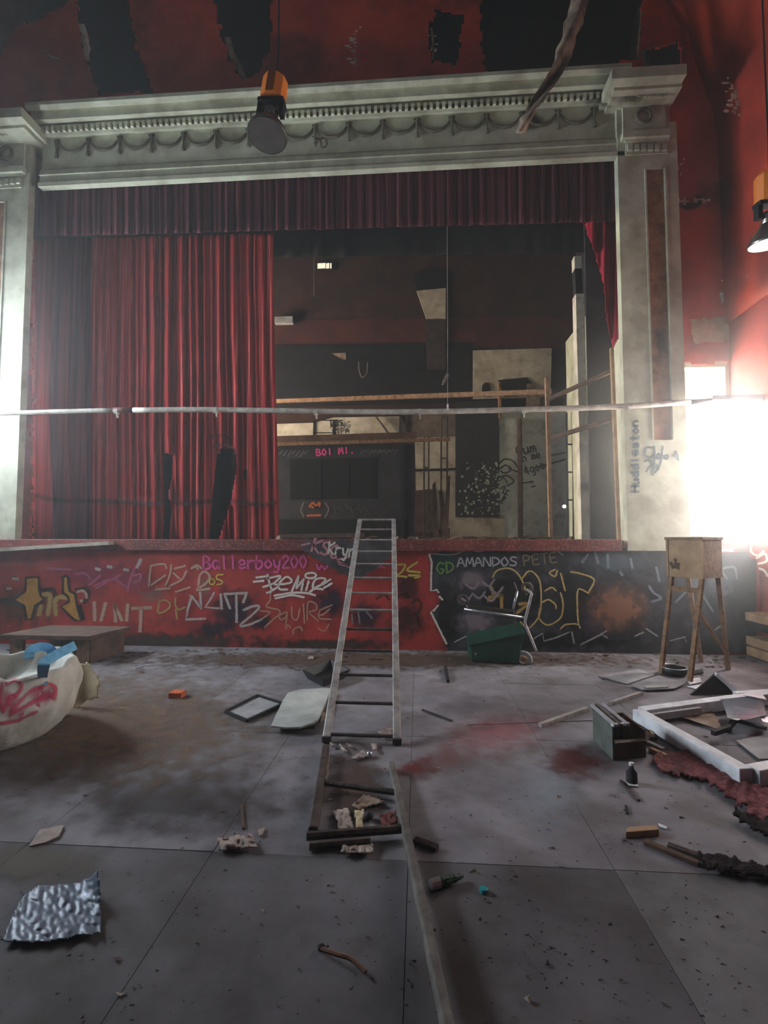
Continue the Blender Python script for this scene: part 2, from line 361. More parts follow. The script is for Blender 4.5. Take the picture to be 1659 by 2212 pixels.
# ================================================================== STRUCTURE
floor = add('floor', box(XL-0.2, XR+2.6, -9.2, 4.0, -0.2, -0.014), M_DIRT, kind='structure')
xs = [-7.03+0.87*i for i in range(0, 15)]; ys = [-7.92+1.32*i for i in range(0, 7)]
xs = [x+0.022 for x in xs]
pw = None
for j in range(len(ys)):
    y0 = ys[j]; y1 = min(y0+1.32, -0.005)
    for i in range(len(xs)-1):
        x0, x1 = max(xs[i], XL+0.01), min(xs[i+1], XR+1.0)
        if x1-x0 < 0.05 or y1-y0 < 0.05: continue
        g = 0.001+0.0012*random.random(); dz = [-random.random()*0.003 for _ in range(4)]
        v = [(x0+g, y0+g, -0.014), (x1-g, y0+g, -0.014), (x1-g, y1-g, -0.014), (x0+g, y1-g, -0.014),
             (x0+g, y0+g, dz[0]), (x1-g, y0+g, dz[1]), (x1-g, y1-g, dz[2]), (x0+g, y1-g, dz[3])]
        add('floor_panel', (v, BF), M_FLOOR if y0 > -4.1 else (M_FLOORD if xs[i] < .8 else M_FLOORM), floor)  # near rows a darker grey, mid grey towards the right
# stage front wall, right end rounded at the top
xe = XR-0.02; zt = STZ-0.145
topz = PY(1450, 1188, 0).z
P = [(XL, 0, 0), (xe, 0, 0), (xe, 0, topz-0.28)]
for k in range(1, 7):
    t = k/6*math.pi/2; P.append((xe-0.26*(1-math.cos(t)), 0, topz-0.28+0.26*math.sin(t)))
P.append((PY(1345, 1186, 0).x, 0, topz)); P.append((XL, 0, topz))
wall_stage = fixn(add('wall_front', slab(P, 0.22, (0, 1, 0)), M_RED, kind='structure'))
stage_floor = add('floor_stage', box(XL, PY(1590, 1100, YL).x, 0.22, YB, STZ-0.12, STZ-0.02), M_WOODD, kind='structure')
lipx1 = PY(1342, 1175, -0.05).x
lip = bevel(add('trim_1', box(XL, lipx1, -0.07, 0.22, PY(700, 1190, -0.07).z, STZ), M_LIP, kind='structure'), 0.008)
# lunette / flank wall with torn holes
HOLES = [[(165, -60), (265, -60), (300, 110), (334, 205), (215, 208), (195, 160), (172, 60)],
         [(440, -60), (590, -60), (585, 100), (556, 168), (520, 172), (492, 120), (470, 40)],
         [(925, 60), (945, 15), (1002, 36), (986, 142), (930, 136)],
         [(1042, -60), (1392, -60), (1377, 132), (1310, 150), (1180, 168), (1050, 172), (1036, 80)],
         [(1382, 108), (1440, 104), (1466, 84), (1470, 150), (1385, 150)],
         [(-60, -60), (190, -60), (160, 0), (96, 46), (-60, 92)]]
OUT = [(-420, -420), (1700, -420), (1700, 786), (1340, 786), (1340, 240), (72, 240), (72, 1300), (-420, 1300)]
def lun(x, y):
    p = PY(x, y, YL); p.x = min(p.x, XR+0.1); p.x = max(p.x, XL-0.1)
    p.y += 0.02*noise.noise((p.x*1.5, p.z*1.5, 0)); return p
wall_pros = add('wall_proscenium', patch(OUT, 5.5, lun, 9, HOLES), M_REDV_LIT, kind='structure')
s = wall_pros.modifiers.new('solidify', 'SOLIDIFY'); s.thickness = 0.035; s.offset = 1
a = PY(-420, 0, YL+0.5); 
add('wall_void', box(XL-0.1, XR+0.1, YL+0.55, YL+0.6, 6.35, 12.5), M_BLACK, kind='structure')
# torn curls at the hole edges
def curl(pts, wd, m=M_TORN):
    V, F = [], []
    pts = smoothpath([Vector((x, y)) for x, y in pts], 4)
    for i, p in enumerate(pts):
        for k in range(4):
            q = PY(p.x+k*wd/3+noise.noise((i*.6, k, 2))*wd*.35, p.y+noise.noise((i*.5, k, 7))*5, YL-0.03-0.05*math.sin(k/3*2.4)*abs(noise.noise((i*.3, 1, 1))*2+.4))
            V.append(q)
    for i in range(len(pts)-1):
        for k in range(3): F.append((i*4+k, i*4+k+1, i*4+k+5, i*4+k+4))
    return solid(add('torn_lining', (V, F), m, wall_pros, smooth=True), 0.004)
curl([(168, 52), (178, 84), (180, 130)], 14, M_FLAKE); curl([(484, 80), (496, 120), (520, 170)], 14)
curl([(90, 110), (104, 122), (120, 128)], 10, M_FLAKE); curl([(1385, 20), (1380, 70), (1374, 132)], 5)
curl([(930, 60), (934, 100), (932, 130)], 4)
# peeling plaster flakes on the red wall: too many and too small to tell apart
def flakes(boxes, plane, parent, name='paint_flakes'):
    V, F = [], []
    for (x0, y0, x1, y1, n, sz) in boxes:
        for _ in range(n):
            cx, cy = random.gauss((x0+x1)/2, (x1-x0)/4.2), random.gauss((y0+y1)/2, (y1-y0)/4.2); k = random.randint(4, 7); b = len(V); r = sz*random.uniform(.3, 1)
            st = random.uniform(.5, 1.8)
            if noise.noise((cx*.03, cy*.03, 5)) < -0.1: continue
            for q in range(k):
                t = 2*math.pi*q/k; rr = r*random.uniform(.45, 1)
                V.append(plane(cx+math.cos(t)*rr*st, cy+math.sin(t)*rr/st))
            F.append(tuple(range(b, b+k)))
    o = add(name, (V, F), M_FLAKE, parent); o['kind'] = 'stuff'; return o
flakes([(752, 25, 782, 150, 60, 6), (835, 40, 862, 90, 14, 6), (925, 70, 945, 110, 8, 5), (1395, 55, 1425, 95, 12, 6), (1545, 160, 1640, 260, 70, 8), (1460, 425, 1560, 440, 40, 5),
        (1462, 478, 1560, 500, 50, 6), (1462, 520, 1530, 575, 60, 6), (1500, 600, 1590, 680, 60, 8), (1455, 300, 1480, 390, 12, 3), (1000, 115, 1030, 135, 10, 6)], on_y(YL-0.035), wall_pros)
PU = spray('purple_stain', (70, 26, 40), 0.85, 0.7, 6, True)
blot('paint_stain', 1545, 540, 90, 170, PU, wall_pros, on_y(YL-0.03)); blot('paint_stain', 1520, 455, 90, 45, PU, wall_pros, on_y(YL-0.032))
solid(add('plaster_patch', patch([(1490, 690), (1598, 686), (1592, 730), (1548, 739), (1500, 742), (1494, 715)], 4, on_y(YL-0.034), 4), M_CARD, wall_pros), 0.006)
# vault and side walls
prof = [(1592, 900), (1592, 700), (1589, 520), (1577, 400), (1548, 262), (1504, 130), (1442, 0), (1350, -140), (1215, -270), (1050, -360)]
pr = [(XR, 0.0)]+[(min(PY(x, y, YL).x, XR), PY(x, y, YL).z) for x, y in prof[1:]]
half = pr+[(XC, PY(850, -410, YL).z)]
full = half+[(2*XC-x, z) for x, z in reversed(pr)]
zspring = PY(1592, 700, YL).z
arc = [p for p in full if p[1] >= zspring-1e-6]
V, F = [], []
ylist = [YL+0.02-0.6*k for k in range(0, 17)]
ap = smoothpath([Vector((x, z)) for x, z in arc], 4)
for y in ylist:
    for p in ap: V.append((p.x, y, p.y))
n = len(ap); F2 = []
for i in range(len(ylist)-1):
    for k in range(n-1): (F if i < 4 and k < n/2 else F2).append((i*n+k, i*n+k+1, (i+1)*n+k+1, (i+1)*n+k))
ceiling = add('ceiling', (V, F), M_REDV, kind='structure', smooth=True)
s = ceiling.modifiers.new('solidify', 'SOLIDIFY'); s.thickness = 0.05; s.offset = -1
o2 = fixn(add('ceiling_hall', (V, F2), M_HALL, kind='structure', smooth=True)); s2 = o2.modifiers.new('solidify', 'SOLIDIFY'); s2.thickness = 0.05; s2.offset = -1
add('trim_2', tube([(p.x, YL-0.05, p.y) for p in ap], 0.03, 6), M_REDV, kind='structure')
flakes([(1555, 165, 1650, 255, 90, 8), (1600, 560, 1655, 640, 10, 5)], lambda x, y: PXX(x, y, XR-0.012) if y > 620 else PY(x, y, YL-0.5), ceiling, 'paint_flakes')
WZ0, WZ1 = 1.35, 2.95; WY0, WY1 = -0.62, 0.34; REV = 0.55   # deep reveals, shaped to keep window light off the near floor
ylo = ylist[-1]
def wallbox(x0, x1, wins, name, m):
    """side wall built round its window openings: wins = (y0, y1, z0, z1) sorted along y"""
    parts = []; y = ylo
    for (a, b, c, d) in wins:
        parts += [box(x0, x1, y, a, -0.02, zspring), box(x0, x1, a, b, -0.02, c), box(x0, x1, a, b, d, zspring)]; y = b
    parts.append(box(x0, x1, y, YL+0.04 if x0 < 0 else YL+0.04, -0.02, zspring))
    return add(name, join(*parts), m, kind='structure')
wr = [(-2.7, -1.7, 2.4, 3.9), (WY0, WY1, WZ0, WZ1)]
wl = [(-2.9, -1.9, 2.4, 4.2), (-1.15, 0.2, 2.7, 4.5)]
wall_right = wallbox(XR, XR+REV, wr, 'wall_right', M_PINKW)
wall_left = wallbox(XL-REV, XL, wl, 'wall_left', M_HALL)
add('wall_rear', box(XL-REV, XR+REV, ylo-0.1, ylo, -0.02, 9.5), M_HALL, kind='structure')
def window(idx, side, y0, y1, z0, z1, c, e):
    x = XR+REV-.03 if side > 0 else XL-REV+.03; xi = x-.16 if side > 0 else x+.16
    o = add('window_%d' % idx, join(box(min(x, xi)+.02, max(x, xi)-.02, y0, y0+.05, z0, z1), box(min(x, xi)+.02, max(x, xi)-.02, y1-.05, y1, z0, z1),
            box(min(x, xi)+.02, max(x, xi)-.02, y0+.05, y1-.05, z0, z0+.05), box(min(x, xi)+.02, max(x, xi)-.02, y0+.05, y1-.05, z1-.05, z1)), M_WHITEP, kind='structure')
    mm = (y0+y1)/2
    add('glazing_bar', box(min(x, xi)+.05, max(x, xi)-.05, mm-.018, mm+.018, z0+.05, z1-.05), M_WHITEP, o)
    add('pane', box(x-.004, x+.004, y0+.05, y1-.05, z0+.05, z1-.05), glow('glow_pane_%d' % idx, c, e), o)
window(1, 1, *wr[1], C_NEUT, E_RIGHT); window(2, 1, *wr[0], C_NEUT, E_FILL_HALL)  # the second is an unseen window added to fill the stage front
window(4, -1, *wl[1], C_COOL, E_LEFT); window(5, -1, *wl[0], C_COOL, E_FILL_LEFT)  # the second is unseen too, added as frontal fill from the left
# doorway beside the stage: a daylit passage behind the flank wall
dx0, dx1 = PY(1440, 900, YL).x, XR
dz1 = PY(1535, 786, YL).z
add('wall_passage', join(box(dx0-.5, dx1+2.2, YL+2.3, YL+2.4, 0, 5.0), box(dx1+2.2, dx1+2.3, YL, YL+2.4, 0, 5.0), box(dx0-.56, dx0-.5, YL+.05, YL+2.4, 0, 5.0)), M_CREAM, kind='structure')
add('ceiling_passage', box(dx0-.5, dx1+2.2, YL, YL+2.3, 4.6, 4.7), M_CREAM, kind='structure')
wp = add('window_7', box(PY(1470, 900, YL+2.28).x-.06, dx1+1.2, YL+2.25, YL+2.30, STZ+.05, PY(1520, 872, YL+2.25).z), M_WHITEP, kind='structure')
add('pane', box(PY(1470, 900, YL+2.28).x, dx1+1.1, YL+2.235, YL+2.25, STZ+.12, PY(1520, 880, YL+2.25).z), glow('glow_pane_7', C_NEUT, E_DOOR), wp)
dr = add('door_1', join(box(XR-.06, XR-.005, YL-.02, YL+.12, STZ, dz1), box(dx0, XR-.06, YL-.02, YL+.12, dz1-.05, dz1+.02)), M_CREAM, kind='structure')
lf = add('door_leaf', beam(PY(1600, 1100, YL+.1)+Vector((0, 0, 0)), PY(1600, 1100, YL+.1)+Vector((0.02, .7, 0)), 0.04, 1.9), M_WHITEP, dr)
add('handle', tube([PY(1500, 914, YL+.3), PY(1545, 914, YL+.3), PY(1547, 960, YL+.3)], 0.014, 6), M_GREYB, dr)
# ---------------------------------------------------------------- entablature
X0, X1 = PY(92, 300, 0.0).x, PY(1346, 300, 0.0).x
def ez(y, Y): return PY(829, y, Y).z
PR = [(0.42, ez(170, -.30)), (-.30, ez(170, -.30)), (-.30, ez(178, -.30)), (-.27, ez(189, -.27)), (-.20, ez(192, -.20)), (-.20, ez(212, -.20)), (-.10, ez(221, -.10)),
      (-.045, ez(224, -.045)), (-.045, ez(241, -.045)), (-.06, ez(243, -.06)), (-.05, ez(250, -.05)), (.03, ez(256, .03)), (.03, ez(324, .03)), (0.0, ez(327, 0)), (-.02, ez(337, -.02)),
      (0.0, ez(340, 0)), (0.0, ez(352, 0)), (-.03, ez(354, -.03)), (-.03, ez(363, -.03)), (0.06, ez(363, -.03)), (0.06, ez(300, -.03)), (0.42, ez(300, -.03))]
def extr(pr, xa, xb):
    n = len(pr); V = [(xa, y, z) for y, z in pr]+[(xb, y, z) for y, z in pr]
    return V, [tuple(range(n)), tuple(range(2*n-1, n-1, -1))]+[(i, i+n, (i+1) % n+n, (i+1) % n) for i in range(n)]
ent = fixn(add('trim_3', extr(PR, X0-.02, X1), M_CREAM, kind='structure'))
# dentils, swags and tassels: one part each, sharing their meshes
def proto(name, vf, m, parent, smooth=False):
    o = add(name, vf, m, parent, smooth=smooth); return o
nD = 96; pitch = (X1-X0-.06)/nD; zd0, zd1 = ez(238, -.1), ez(226, -.1)
add('dentil_gap_shade', box(X0+.01, X1-.01, -.05, -.044, zd0-.004, zd1+.004), M_SWAG, ent)  # dark strip painting in the shade of the gaps between dentils
d0 = proto('dentil', box(0, pitch*.5, -.095, -.045, zd0, zd1), M_CREAM, ent)
d0.location.x = X0+.03
for i in range(1, nD):
    d = d0.copy(); COL.objects.link(d); d.parent = ent; d.location.x = X0+.03+i*pitch
kx = [PY(x, 285, .03).x for x in (125, 1284)]; nS = 16; sp = (kx[1]-kx[0])/nS
zk, zl = ez(268, .03), ez(292, .03)
sw = smoothpath([(0.02, .022, zk), (sp*.25, .016, zl+.035), (sp*.5, .012, zl), (sp*.75, .016, zl+.035), (sp-.02, .022, zk)], 5)
rr = [0.009+.012*math.sin(math.pi*i/(len(sw)-1)) for i in range(len(sw))]
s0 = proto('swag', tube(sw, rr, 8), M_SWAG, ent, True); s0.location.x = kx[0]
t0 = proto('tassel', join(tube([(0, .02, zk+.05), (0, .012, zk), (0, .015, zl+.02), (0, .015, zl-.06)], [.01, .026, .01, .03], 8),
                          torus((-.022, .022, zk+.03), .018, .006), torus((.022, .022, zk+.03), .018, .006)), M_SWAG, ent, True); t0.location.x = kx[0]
for i in range(1, nS+1):
    if i < nS:
        d = s0.copy(); COL.objects.link(d); d.parent = ent; d.location.x = kx[0]+i*sp
    d = t0.copy(); COL.objects.link(d); d.parent = ent; d.location.x = kx[0]+i*sp
# small painted tag on the frieze, dark stains where the lining hangs
strokes('graffiti', [[(675, 295), (690, 300), (705, 296)], [(680, 300), (682, 315)], [(692, 300), (695, 318)], [(703, 296), (706, 312), (698, 320)]], 4, spray('brown_paint', (96, 78, 60), .9), ent, on_y(.022))
ST = spray('soot_stain', (66, 56, 42), 0.8, .8, 8, True)
blot('paint_stain', 1150, 262, 34, 26, ST, ent, on_y(.024)); blot('paint_stain', 1300, 215, 60, 26, ST, ent, on_y(-.09))
# ---------------------------------------------------------------- pilasters
def pil(sgn, name):
    """right pilaster; the other is its mirror image about the centre line"""
    fx = (lambda x: x) if sgn > 0 else (lambda x: 2*XC-x)
    def bx(px0, px1, py0, py1, Y, Yb=.46):
        a, b = PY(px0, py0, Y), PY(px1, py1, Y)
        return box(min(fx(a.x), fx(b.x)), max(fx(a.x), fx(b.x)), Y, Yb, b.z, a.z)
    xa, xb = PY(1340, 700, .02).x, PY(1462, 700, .02).x
    z0, z1 = topz-.01, PY(1400, 232, .02).z
    o = add(name, box(min(fx(xa), fx(xb)), max(fx(xa), fx(xb)), .02, .08, z0, z1), M_CREAM, kind='structure')
    xm = PY(1400, 700, .02).x; add('return_block', box(min(fx(xm), fx(xb)), max(fx(xm), fx(xb)), .08, .46, z0, z1), M_CREAM, o)
    # shaft: taller frame strips round a sunk brown panel
    zp0, zp1 = PY(1430, 952, .02).z, PY(1400, 370, .02).z
    pxa, pxb = PY(1396, 660, .02).x, PY(1444, 660, .02).x
    xo = PY(1474, 800, .02).x
    add('shaft_strip', box(min(fx(xa), fx(pxa)), max(fx(xa), fx(pxa)), -.03, .02, z0, z1), M_CREAM, o)
    add('shaft_strip', box(min(fx(pxb), fx(xo)), max(fx(pxb), fx(xo)), -.03, .02, z0, z1-.25), M_CREAM, o)
    add('shaft_strip', box(min(fx(pxa), fx(pxb)), max(fx(pxa), fx(pxb)), -.03, .02, zp1, z1), M_CREAM, o)
    add('plinth', box(min(fx(pxa), fx(pxb)), max(fx(pxa), fx(pxb)), -.03, .02, z0, zp0), M_CREAM, o)
    add('sunk_panel', box(min(fx(pxa), fx(pxb)), max(fx(pxa), fx(pxb)), .0, .019, zp0, zp1), M_BROWNP, o)
    e = .03
    for (u0, u1) in ((pxa, pxa+.022), (pxb-.022, pxb)):
        add('panel_bead', box(min(fx(u0), fx(u1)), max(fx(u0), fx(u1)), -.04, .0, zp0, zp1), M_CREAM, o)
    # capital
    add('capital', join(bx(1346, 1449, 283, 291, -.11), bx(1350, 1446, 291, 300, -.07), bx(1352, 1443, 300, 330, -.045)), M_CREAM, o)
    for k in range(6):
        add('capital_dentil', bx(1356+k*15, 1366+k*15, 311, 323, -.07, -.045), M_CREAM, o)
    # frieze block, bed mould and cornice breaking forward
    add('frieze_block', bx(1344, 1438, 190, 284, -.06), M_CREAM, o)
    c = PY(1391, 250, -.07); add('wreath', torus((fx(c.x), -.07, c.z), .085, .022), M_SWAG, o, smooth=True)
    add('bed_mould', join(bx(1338, 1448, 200, 214, -.14), bx(1334, 1456, 186, 200, -.20)), M_CREAM, o)
    for k in range(6):
        add('cornice_dentil', bx(1378+k*11, 1385+k*11, 199, 207, -.225, -.20), M_CREAM, o)
    add('cornice', join(bx(1326, 1474, 166, 187, -.30), bx(1322, 1484, 148, 160, -.42)), M_CREAM, o)
    add('cornice_groove', bx(1324, 1478, 160, 166, -.34), M_BROWNP, o)
    return o
pilr = pil(1, 'trim_4'); pill = pil(-1, 'trim_5')
blot('paint_stain', 1358, 208, 55, 30, ST, pilr, on_y(-.215)); blot('paint_stain', 1428, 740, 22, 60, spray('panel_soot', (70, 60, 60), .7, .7, 8, True), pilr, on_y(-.002))
GT = spray('grey_green_marker', (96, 112, 116), .9, .4)
word('Huddleston', (1380, 1062), (1378, 905), 16, 5, GT, pilr, on_y(-.034))
strokes('graffiti', zs(1320, 880, 7.372, [[(640, 640), (560, 640), (540, 760), (640, 800), (680, 740)], [(530, 860), (620, 840), (700, 960)], [(720, 780), (760, 740), (780, 800), (730, 810), (720, 780)], [(840, 780), (900, 760), (890, 820), (840, 800)],
         [(560, 1020), (600, 960), (700, 900), (760, 990)], [(680, 620), (690, 760), (670, 1080)], [(820, 620), (780, 900), (700, 1040)], [(1000, 780), (1030, 700), (1070, 840)]]), 5, GT, pilr, on_y(-.035))
# ================================================================== BEHIND THE OPENING
wall_back = add('wall_back', box(XL, XR+.1, YB, YB+.15, 0, 9.0), M_BROWNW, kind='structure')
sxl, sxr = PY(20, 800, 1.0).x-.6, PY(1440, 800, YL).x-.12
add('wall_wing_left', join(box(XL-.1, XL, YL, 1.0, 0, 9.0), box(XL-.1, XL, 2.8, YB, 0, 9.0), box(XL-.1, XL, 1.0, 2.8, 0, STZ+.4), box(XL-.1, XL, 1.0, 2.8, 4.4, 9.0)), M_BLACK, kind='structure')
w10 = add('window_10', join(box(XL-.09, XL, 1.0, 1.06, STZ+.4, 4.4), box(XL-.09, XL, 2.74, 2.8, STZ+.4, 4.4)), M_WHITEP, kind='structure')
add('pane', box(XL-.06, XL-.05, 1.06, 2.74, STZ+.4, 4.4), glow('glow_pane_10', C_WARM, E_FILL_STAGE), w10)  # unseen wing window, added to light the wall behind the stage
ww = add('wall_wing_right', join(box(sxr, sxr+.06, YL+.06, .6, 0, 9.0), box(sxr, sxr+.06, 1.75, YB, 0, 9.0), box(sxr, sxr+.06, .6, 1.75, 0, STZ+.6), box(sxr, sxr+.06, .6, 1.75, 3.9, 9.0)), M_CHAR, kind='structure')
w8 = add('window_8', join(box(sxr-.01, sxr+.07, .6, .65, STZ+.6, 3.9), box(sxr-.01, sxr+.07, 1.7, 1.75, STZ+.6, 3.9)), M_WHITEP, kind='structure')
add('pane', box(sxr+.02, sxr+.03, .65, 1.7, STZ+.6, 3.9), glow('glow_pane_8', C_WARM, E_FILL_STAGE), w8)  # hidden fill window, added to brighten the back of the stage
add('ceiling_stage', box(XL, sxr, YL+.6, YB, 8.0, 8.1), M_BLACK, kind='structure')
B = lambda y=YB-.02: on_y(y)
def bpan(name, poly, m, y=YB-.03, t=.03, step=None, rag=0):
    if rag: return solid(add(name, patch(poly, 4, on_y(y), rag), m, wall_back), t)
    return add(name, slab([PY(a, b, y) for a, b in poly], t, (0, 1, 0)), m, wall_back)
bpan('dark_band', [(560, 746), (918, 742), (918, 797), (963, 797), (963, 740), (1022, 738), (1022, 868), (560, 880)], M_CHARB)
bpan('chimney_breast', [(918, 690), (963, 690), (963, 797), (922, 797)], mat('dim_brown_grey', (66, 54, 52), (48, 40, 38)), YB-.06)
bpan('maroon_band', [(560, 692), (1240, 684), (1240, 752), (560, 746)], mat('maroon_back_wall', (78, 36, 30), (52, 24, 22), .9, 2), YB-.012, .012)
hatch = bpan('white_hatch', [(900, 628), (963, 622), (963, 689), (921, 689)], M_WHITEW, YB-.05)
bpan('black_opening', [(893, 590), (966, 585), (964, 621), (900, 627)], M_BLACK, YB-.04)
w9 = add('window_9', slab([PY(a, b, YB-.03) for a, b in [(683, 566), (724, 566), (724, 582), (683, 582)]], .03, (0, 1, 0)), M_CHARB, kind='structure')
for (u, v) in ((686, 703), (704.5, 711), (713, 716)):
    add('pane', slab([PY(a, b, YB-.04) for a, b in [(u, 569), (v, 568), (v, 579), (u, 580)]], .006, (0, 1, 0)), MATS.get('glow_pane_9') or glow('glow_pane_9', (1, .82, .55), 0.8), w9)
bpan('grey_block', [(593, 684), (632, 683), (632, 697), (593, 698)], M_GREYB, YB-.12, .1)
bpan('torn_paper', [(716, 763), (747, 762), (747, 777), (738, 775)], M_TORN, YB-.045, .01)
wup = bpan('white_wall_upper', [(1022, 757), (1192, 752), (1189, 857), (1022, 862)], M_WHITEW, YB-.06, .04)
bpan('dark_arch', [(1040, 857), (1042, 832), (1048, 826), (1058, 828), (1061, 857)], M_CHARB, YB-.075, .012)
bpan('dark_recess', [(1076, 821), (1138, 815), (1150, 827), (1166, 852), (1090, 857)], M_CHARB, YB-.075, .012)
bpan('plaster_wedge', [(1138, 830), (1150, 828), (1166, 852), (1166, 884), (1136, 884)], M_TORN, YB-.09, .012)
bpan('dark_slot', [(985, 864), (1138, 860), (1138, 890), (985, 890)], M_BLACK, YB-.03)
bpan('brown_infill', [(868, 895), (990, 892), (988, 946), (884, 947)], mat('grey_brown_render', (112, 98, 88), (84, 70, 62)), YB-.04)
wst = bpan('white_strip', [(592, 916), (680, 913), (720, 902), (868, 899), (884, 947), (592, 950)], M_WHITEW, YB-.05)
bpan('white_wall_lower', [(896, 946), (989, 943), (989, 1115), (978, 1140), (900, 1150)], M_WHITEW, YB-.05)
bpan('low_white_wall', [(972, 1116), (1090, 1112), (1090, 1162), (972, 1162)], M_WHITEW, YB-.07)
wlr = bpan('white_wall_right', [(1076, 893), (1262, 886), (1262, 1170), (1076, 1170)], mat('grey_white_wall', (208, 212, 212), (172, 174, 172), .85, 3, .2, c3=(110, 104, 98), s3=6, a3=.5), YB-.06, .05)
drs = bpan('stage_door', [(984, 868), (1078, 864), (1080, 1118), (984, 1116)], M_CHAR, YB-.09, .03)
bpan('dark_low_panel', [(893, 1060), (935, 1056), (935, 1150), (893, 1150)], M_WOODD, YB-.1, .03)
# white flaked leaf-like spots over the dark door
V, F = [], []
for _ in range(150):
    cx, cy = random.uniform(992, 1082), random.uniform(1000, 1112)
    if cx+0.55*(cy-1000) < 1040 and random.random() < .75: continue
    b = len(V); k = random.randint(4, 6); r = random.uniform(1.4, 4.6)
    for q in range(k):
        t = 2*math.pi*q/k; rr = r*random.uniform(.4, 1.1); V.append(PY(cx+rr*math.cos(t), cy+rr*math.sin(t), YB-.094))
    F.append(tuple(range(b, b+k)))
o = add('paint_flecks', (V, F), mat('pale_flecks', (196, 204, 186), (120, 140, 110), .8, 30, 0), wall_back); o['kind'] = 'stuff'
BK = spray('black_marker', (26, 28, 30), .95, .35); GRN = spray('dark_green_marker', (40, 84, 54), .9, .4); WHT = spray('white_spray', (222, 214, 204), .95, .35)
pw_ = on_y(YB-.066)
word('Cum', (1117, 984), (1162, 974), 20, 3.2, BK, wall_back, pw_); word('in me', (1120, 1000), (1170, 988), 16, 3, BK, wall_back, pw_); word('4goo', (1137, 1026), (1180, 1010), 18, 3, BK, wall_back, pw_)
strokes('graffiti', [[(1182, 985), (1250, 972)], [(1160, 1010), (1212, 995), (1252, 984)], [(1128, 1044), (1152, 1040)], [(1148, 1052), (1156, 1050)]], 3, BK, wall_back, pw_)
strokes('graffiti', [[(1076, 1005), (1090, 992), (1108, 996), (1120, 1012)], [(1078, 1014), (1092, 1005), (1105, 1014), (1090, 1022), (1080, 1016)], [(1080, 1030), (1096, 1028), (1110, 1040), (1094, 1050)], [(1098, 1012), (1120, 1020)]], 3, BK, wall_back, pw_)
strokes('graffiti', [[(1078, 1040), (1088, 1032), (1096, 1044)], [(1076, 1060), (1090, 1050), (1086, 1066)], [(1082, 1084), (1096, 1060)]], 3, GRN, wall_back, pw_)
word('hell', (1086, 1088), (1104, 1056), 9, 2.4, BK, wall_back, pw_)
pws = on_y(YB-.056)
word('VJS', (714, 921), (742, 919), 12, 2, BK, wall_back, pws); word('STPA', (718, 938), (756, 934), 10, 2, BK, wall_back, pws)
word('KING', (714, 925), (760, 922), 12, 1.6, BK, wall_back, pws)
# booth at the back with a black window, pink lettering and a round badge
YBo = 2.7
bo = thing('control_booth', 'charcoal painted booth with black window and pink lettering at the back of the stage', 'booth', PY(740, 1160, YBo))
add('front_panel', slab([PY(a, b, YBo) for a, b in [(570, 962), (896, 958), (896, 1166), (570, 1166)]], .05, (0, 1, 0)), M_CHAR, bo)
wn = add('window_opening', slab([PY(a, b, YBo-.008) for a, b in [(627, 992), (812, 988), (812, 1076), (627, 1078)]], .012, (0, 1, 0)), M_BLACK, bo)
for u in (690, 750): add('mullion', slab([PY(a, b, YBo-.014) for a, b in [(u, 990), (u+3, 990), (u+3, 1077), (u, 1077)]], .006, (0, 1, 0)), M_CHARB, wn)
add('side_post', slab([PY(a, b, YBo-.03) for a, b in [(866, 960), (874, 960), (874, 1166), (866, 1166)]], .03, (0, 1, 0)), M_CHARB, bo)
add('base_panel', slab([PY(a, b, YBo-.02) for a, b in [(570, 1122), (880, 1122), (880, 1166), (570, 1166)]], .02, (0, 1, 0)), M_BLACK, bo)
PK = spray('pink_spray', (226, 84, 156), .95, .4)
word('BOI', (684, 984), (720, 981.5), 13, 3.2, PK, bo, on_y(YBo-.004)); word('MI.', (732, 980.5), (768, 978), 13, 3.2, PK, bo, on_y(YBo-.004))
ORB = spray('orange_badge', (176, 96, 58), .8, .4)
strokes('graffiti', [[(656, 1116), (650, 1102), (656, 1086)], [(702, 1086), (710, 1100), (702, 1118)]], 4, spray('grey_wreath', (120, 112, 110), .7, .4), bo, on_y(YBo-.004))
strokes('graffiti', [[(668, 1094), (676, 1086), (682, 1092), (690, 1086), (690, 1094)], [(664, 1114), (692, 1113)], [(670, 1094), (676, 1096)]], 5, ORB, bo, on_y(YBo-.023))
strokes('graffiti', [[(720+i*9, 1090+(i % 3)*5), (726+i*9, 1108-(i % 2)*8)] for i in range(9)], 2.4, spray('chalk_grey', (92, 92, 96), .6, .5), bo, on_y(YBo-.004))
strokes('graffiti', [[(604+i*9, 980+(i % 3)*3), (611+i*9, 974)] for i in range(7)], 5, MATS['chalk_grey'], bo, on_y(YBo-.004))
strokes('graffiti', [[(780+i*9, 980-(i % 2)*4), (786+i*9, 972)] for i in range(9)], 5, MATS['chalk_grey'], bo, on_y(YBo-.004))
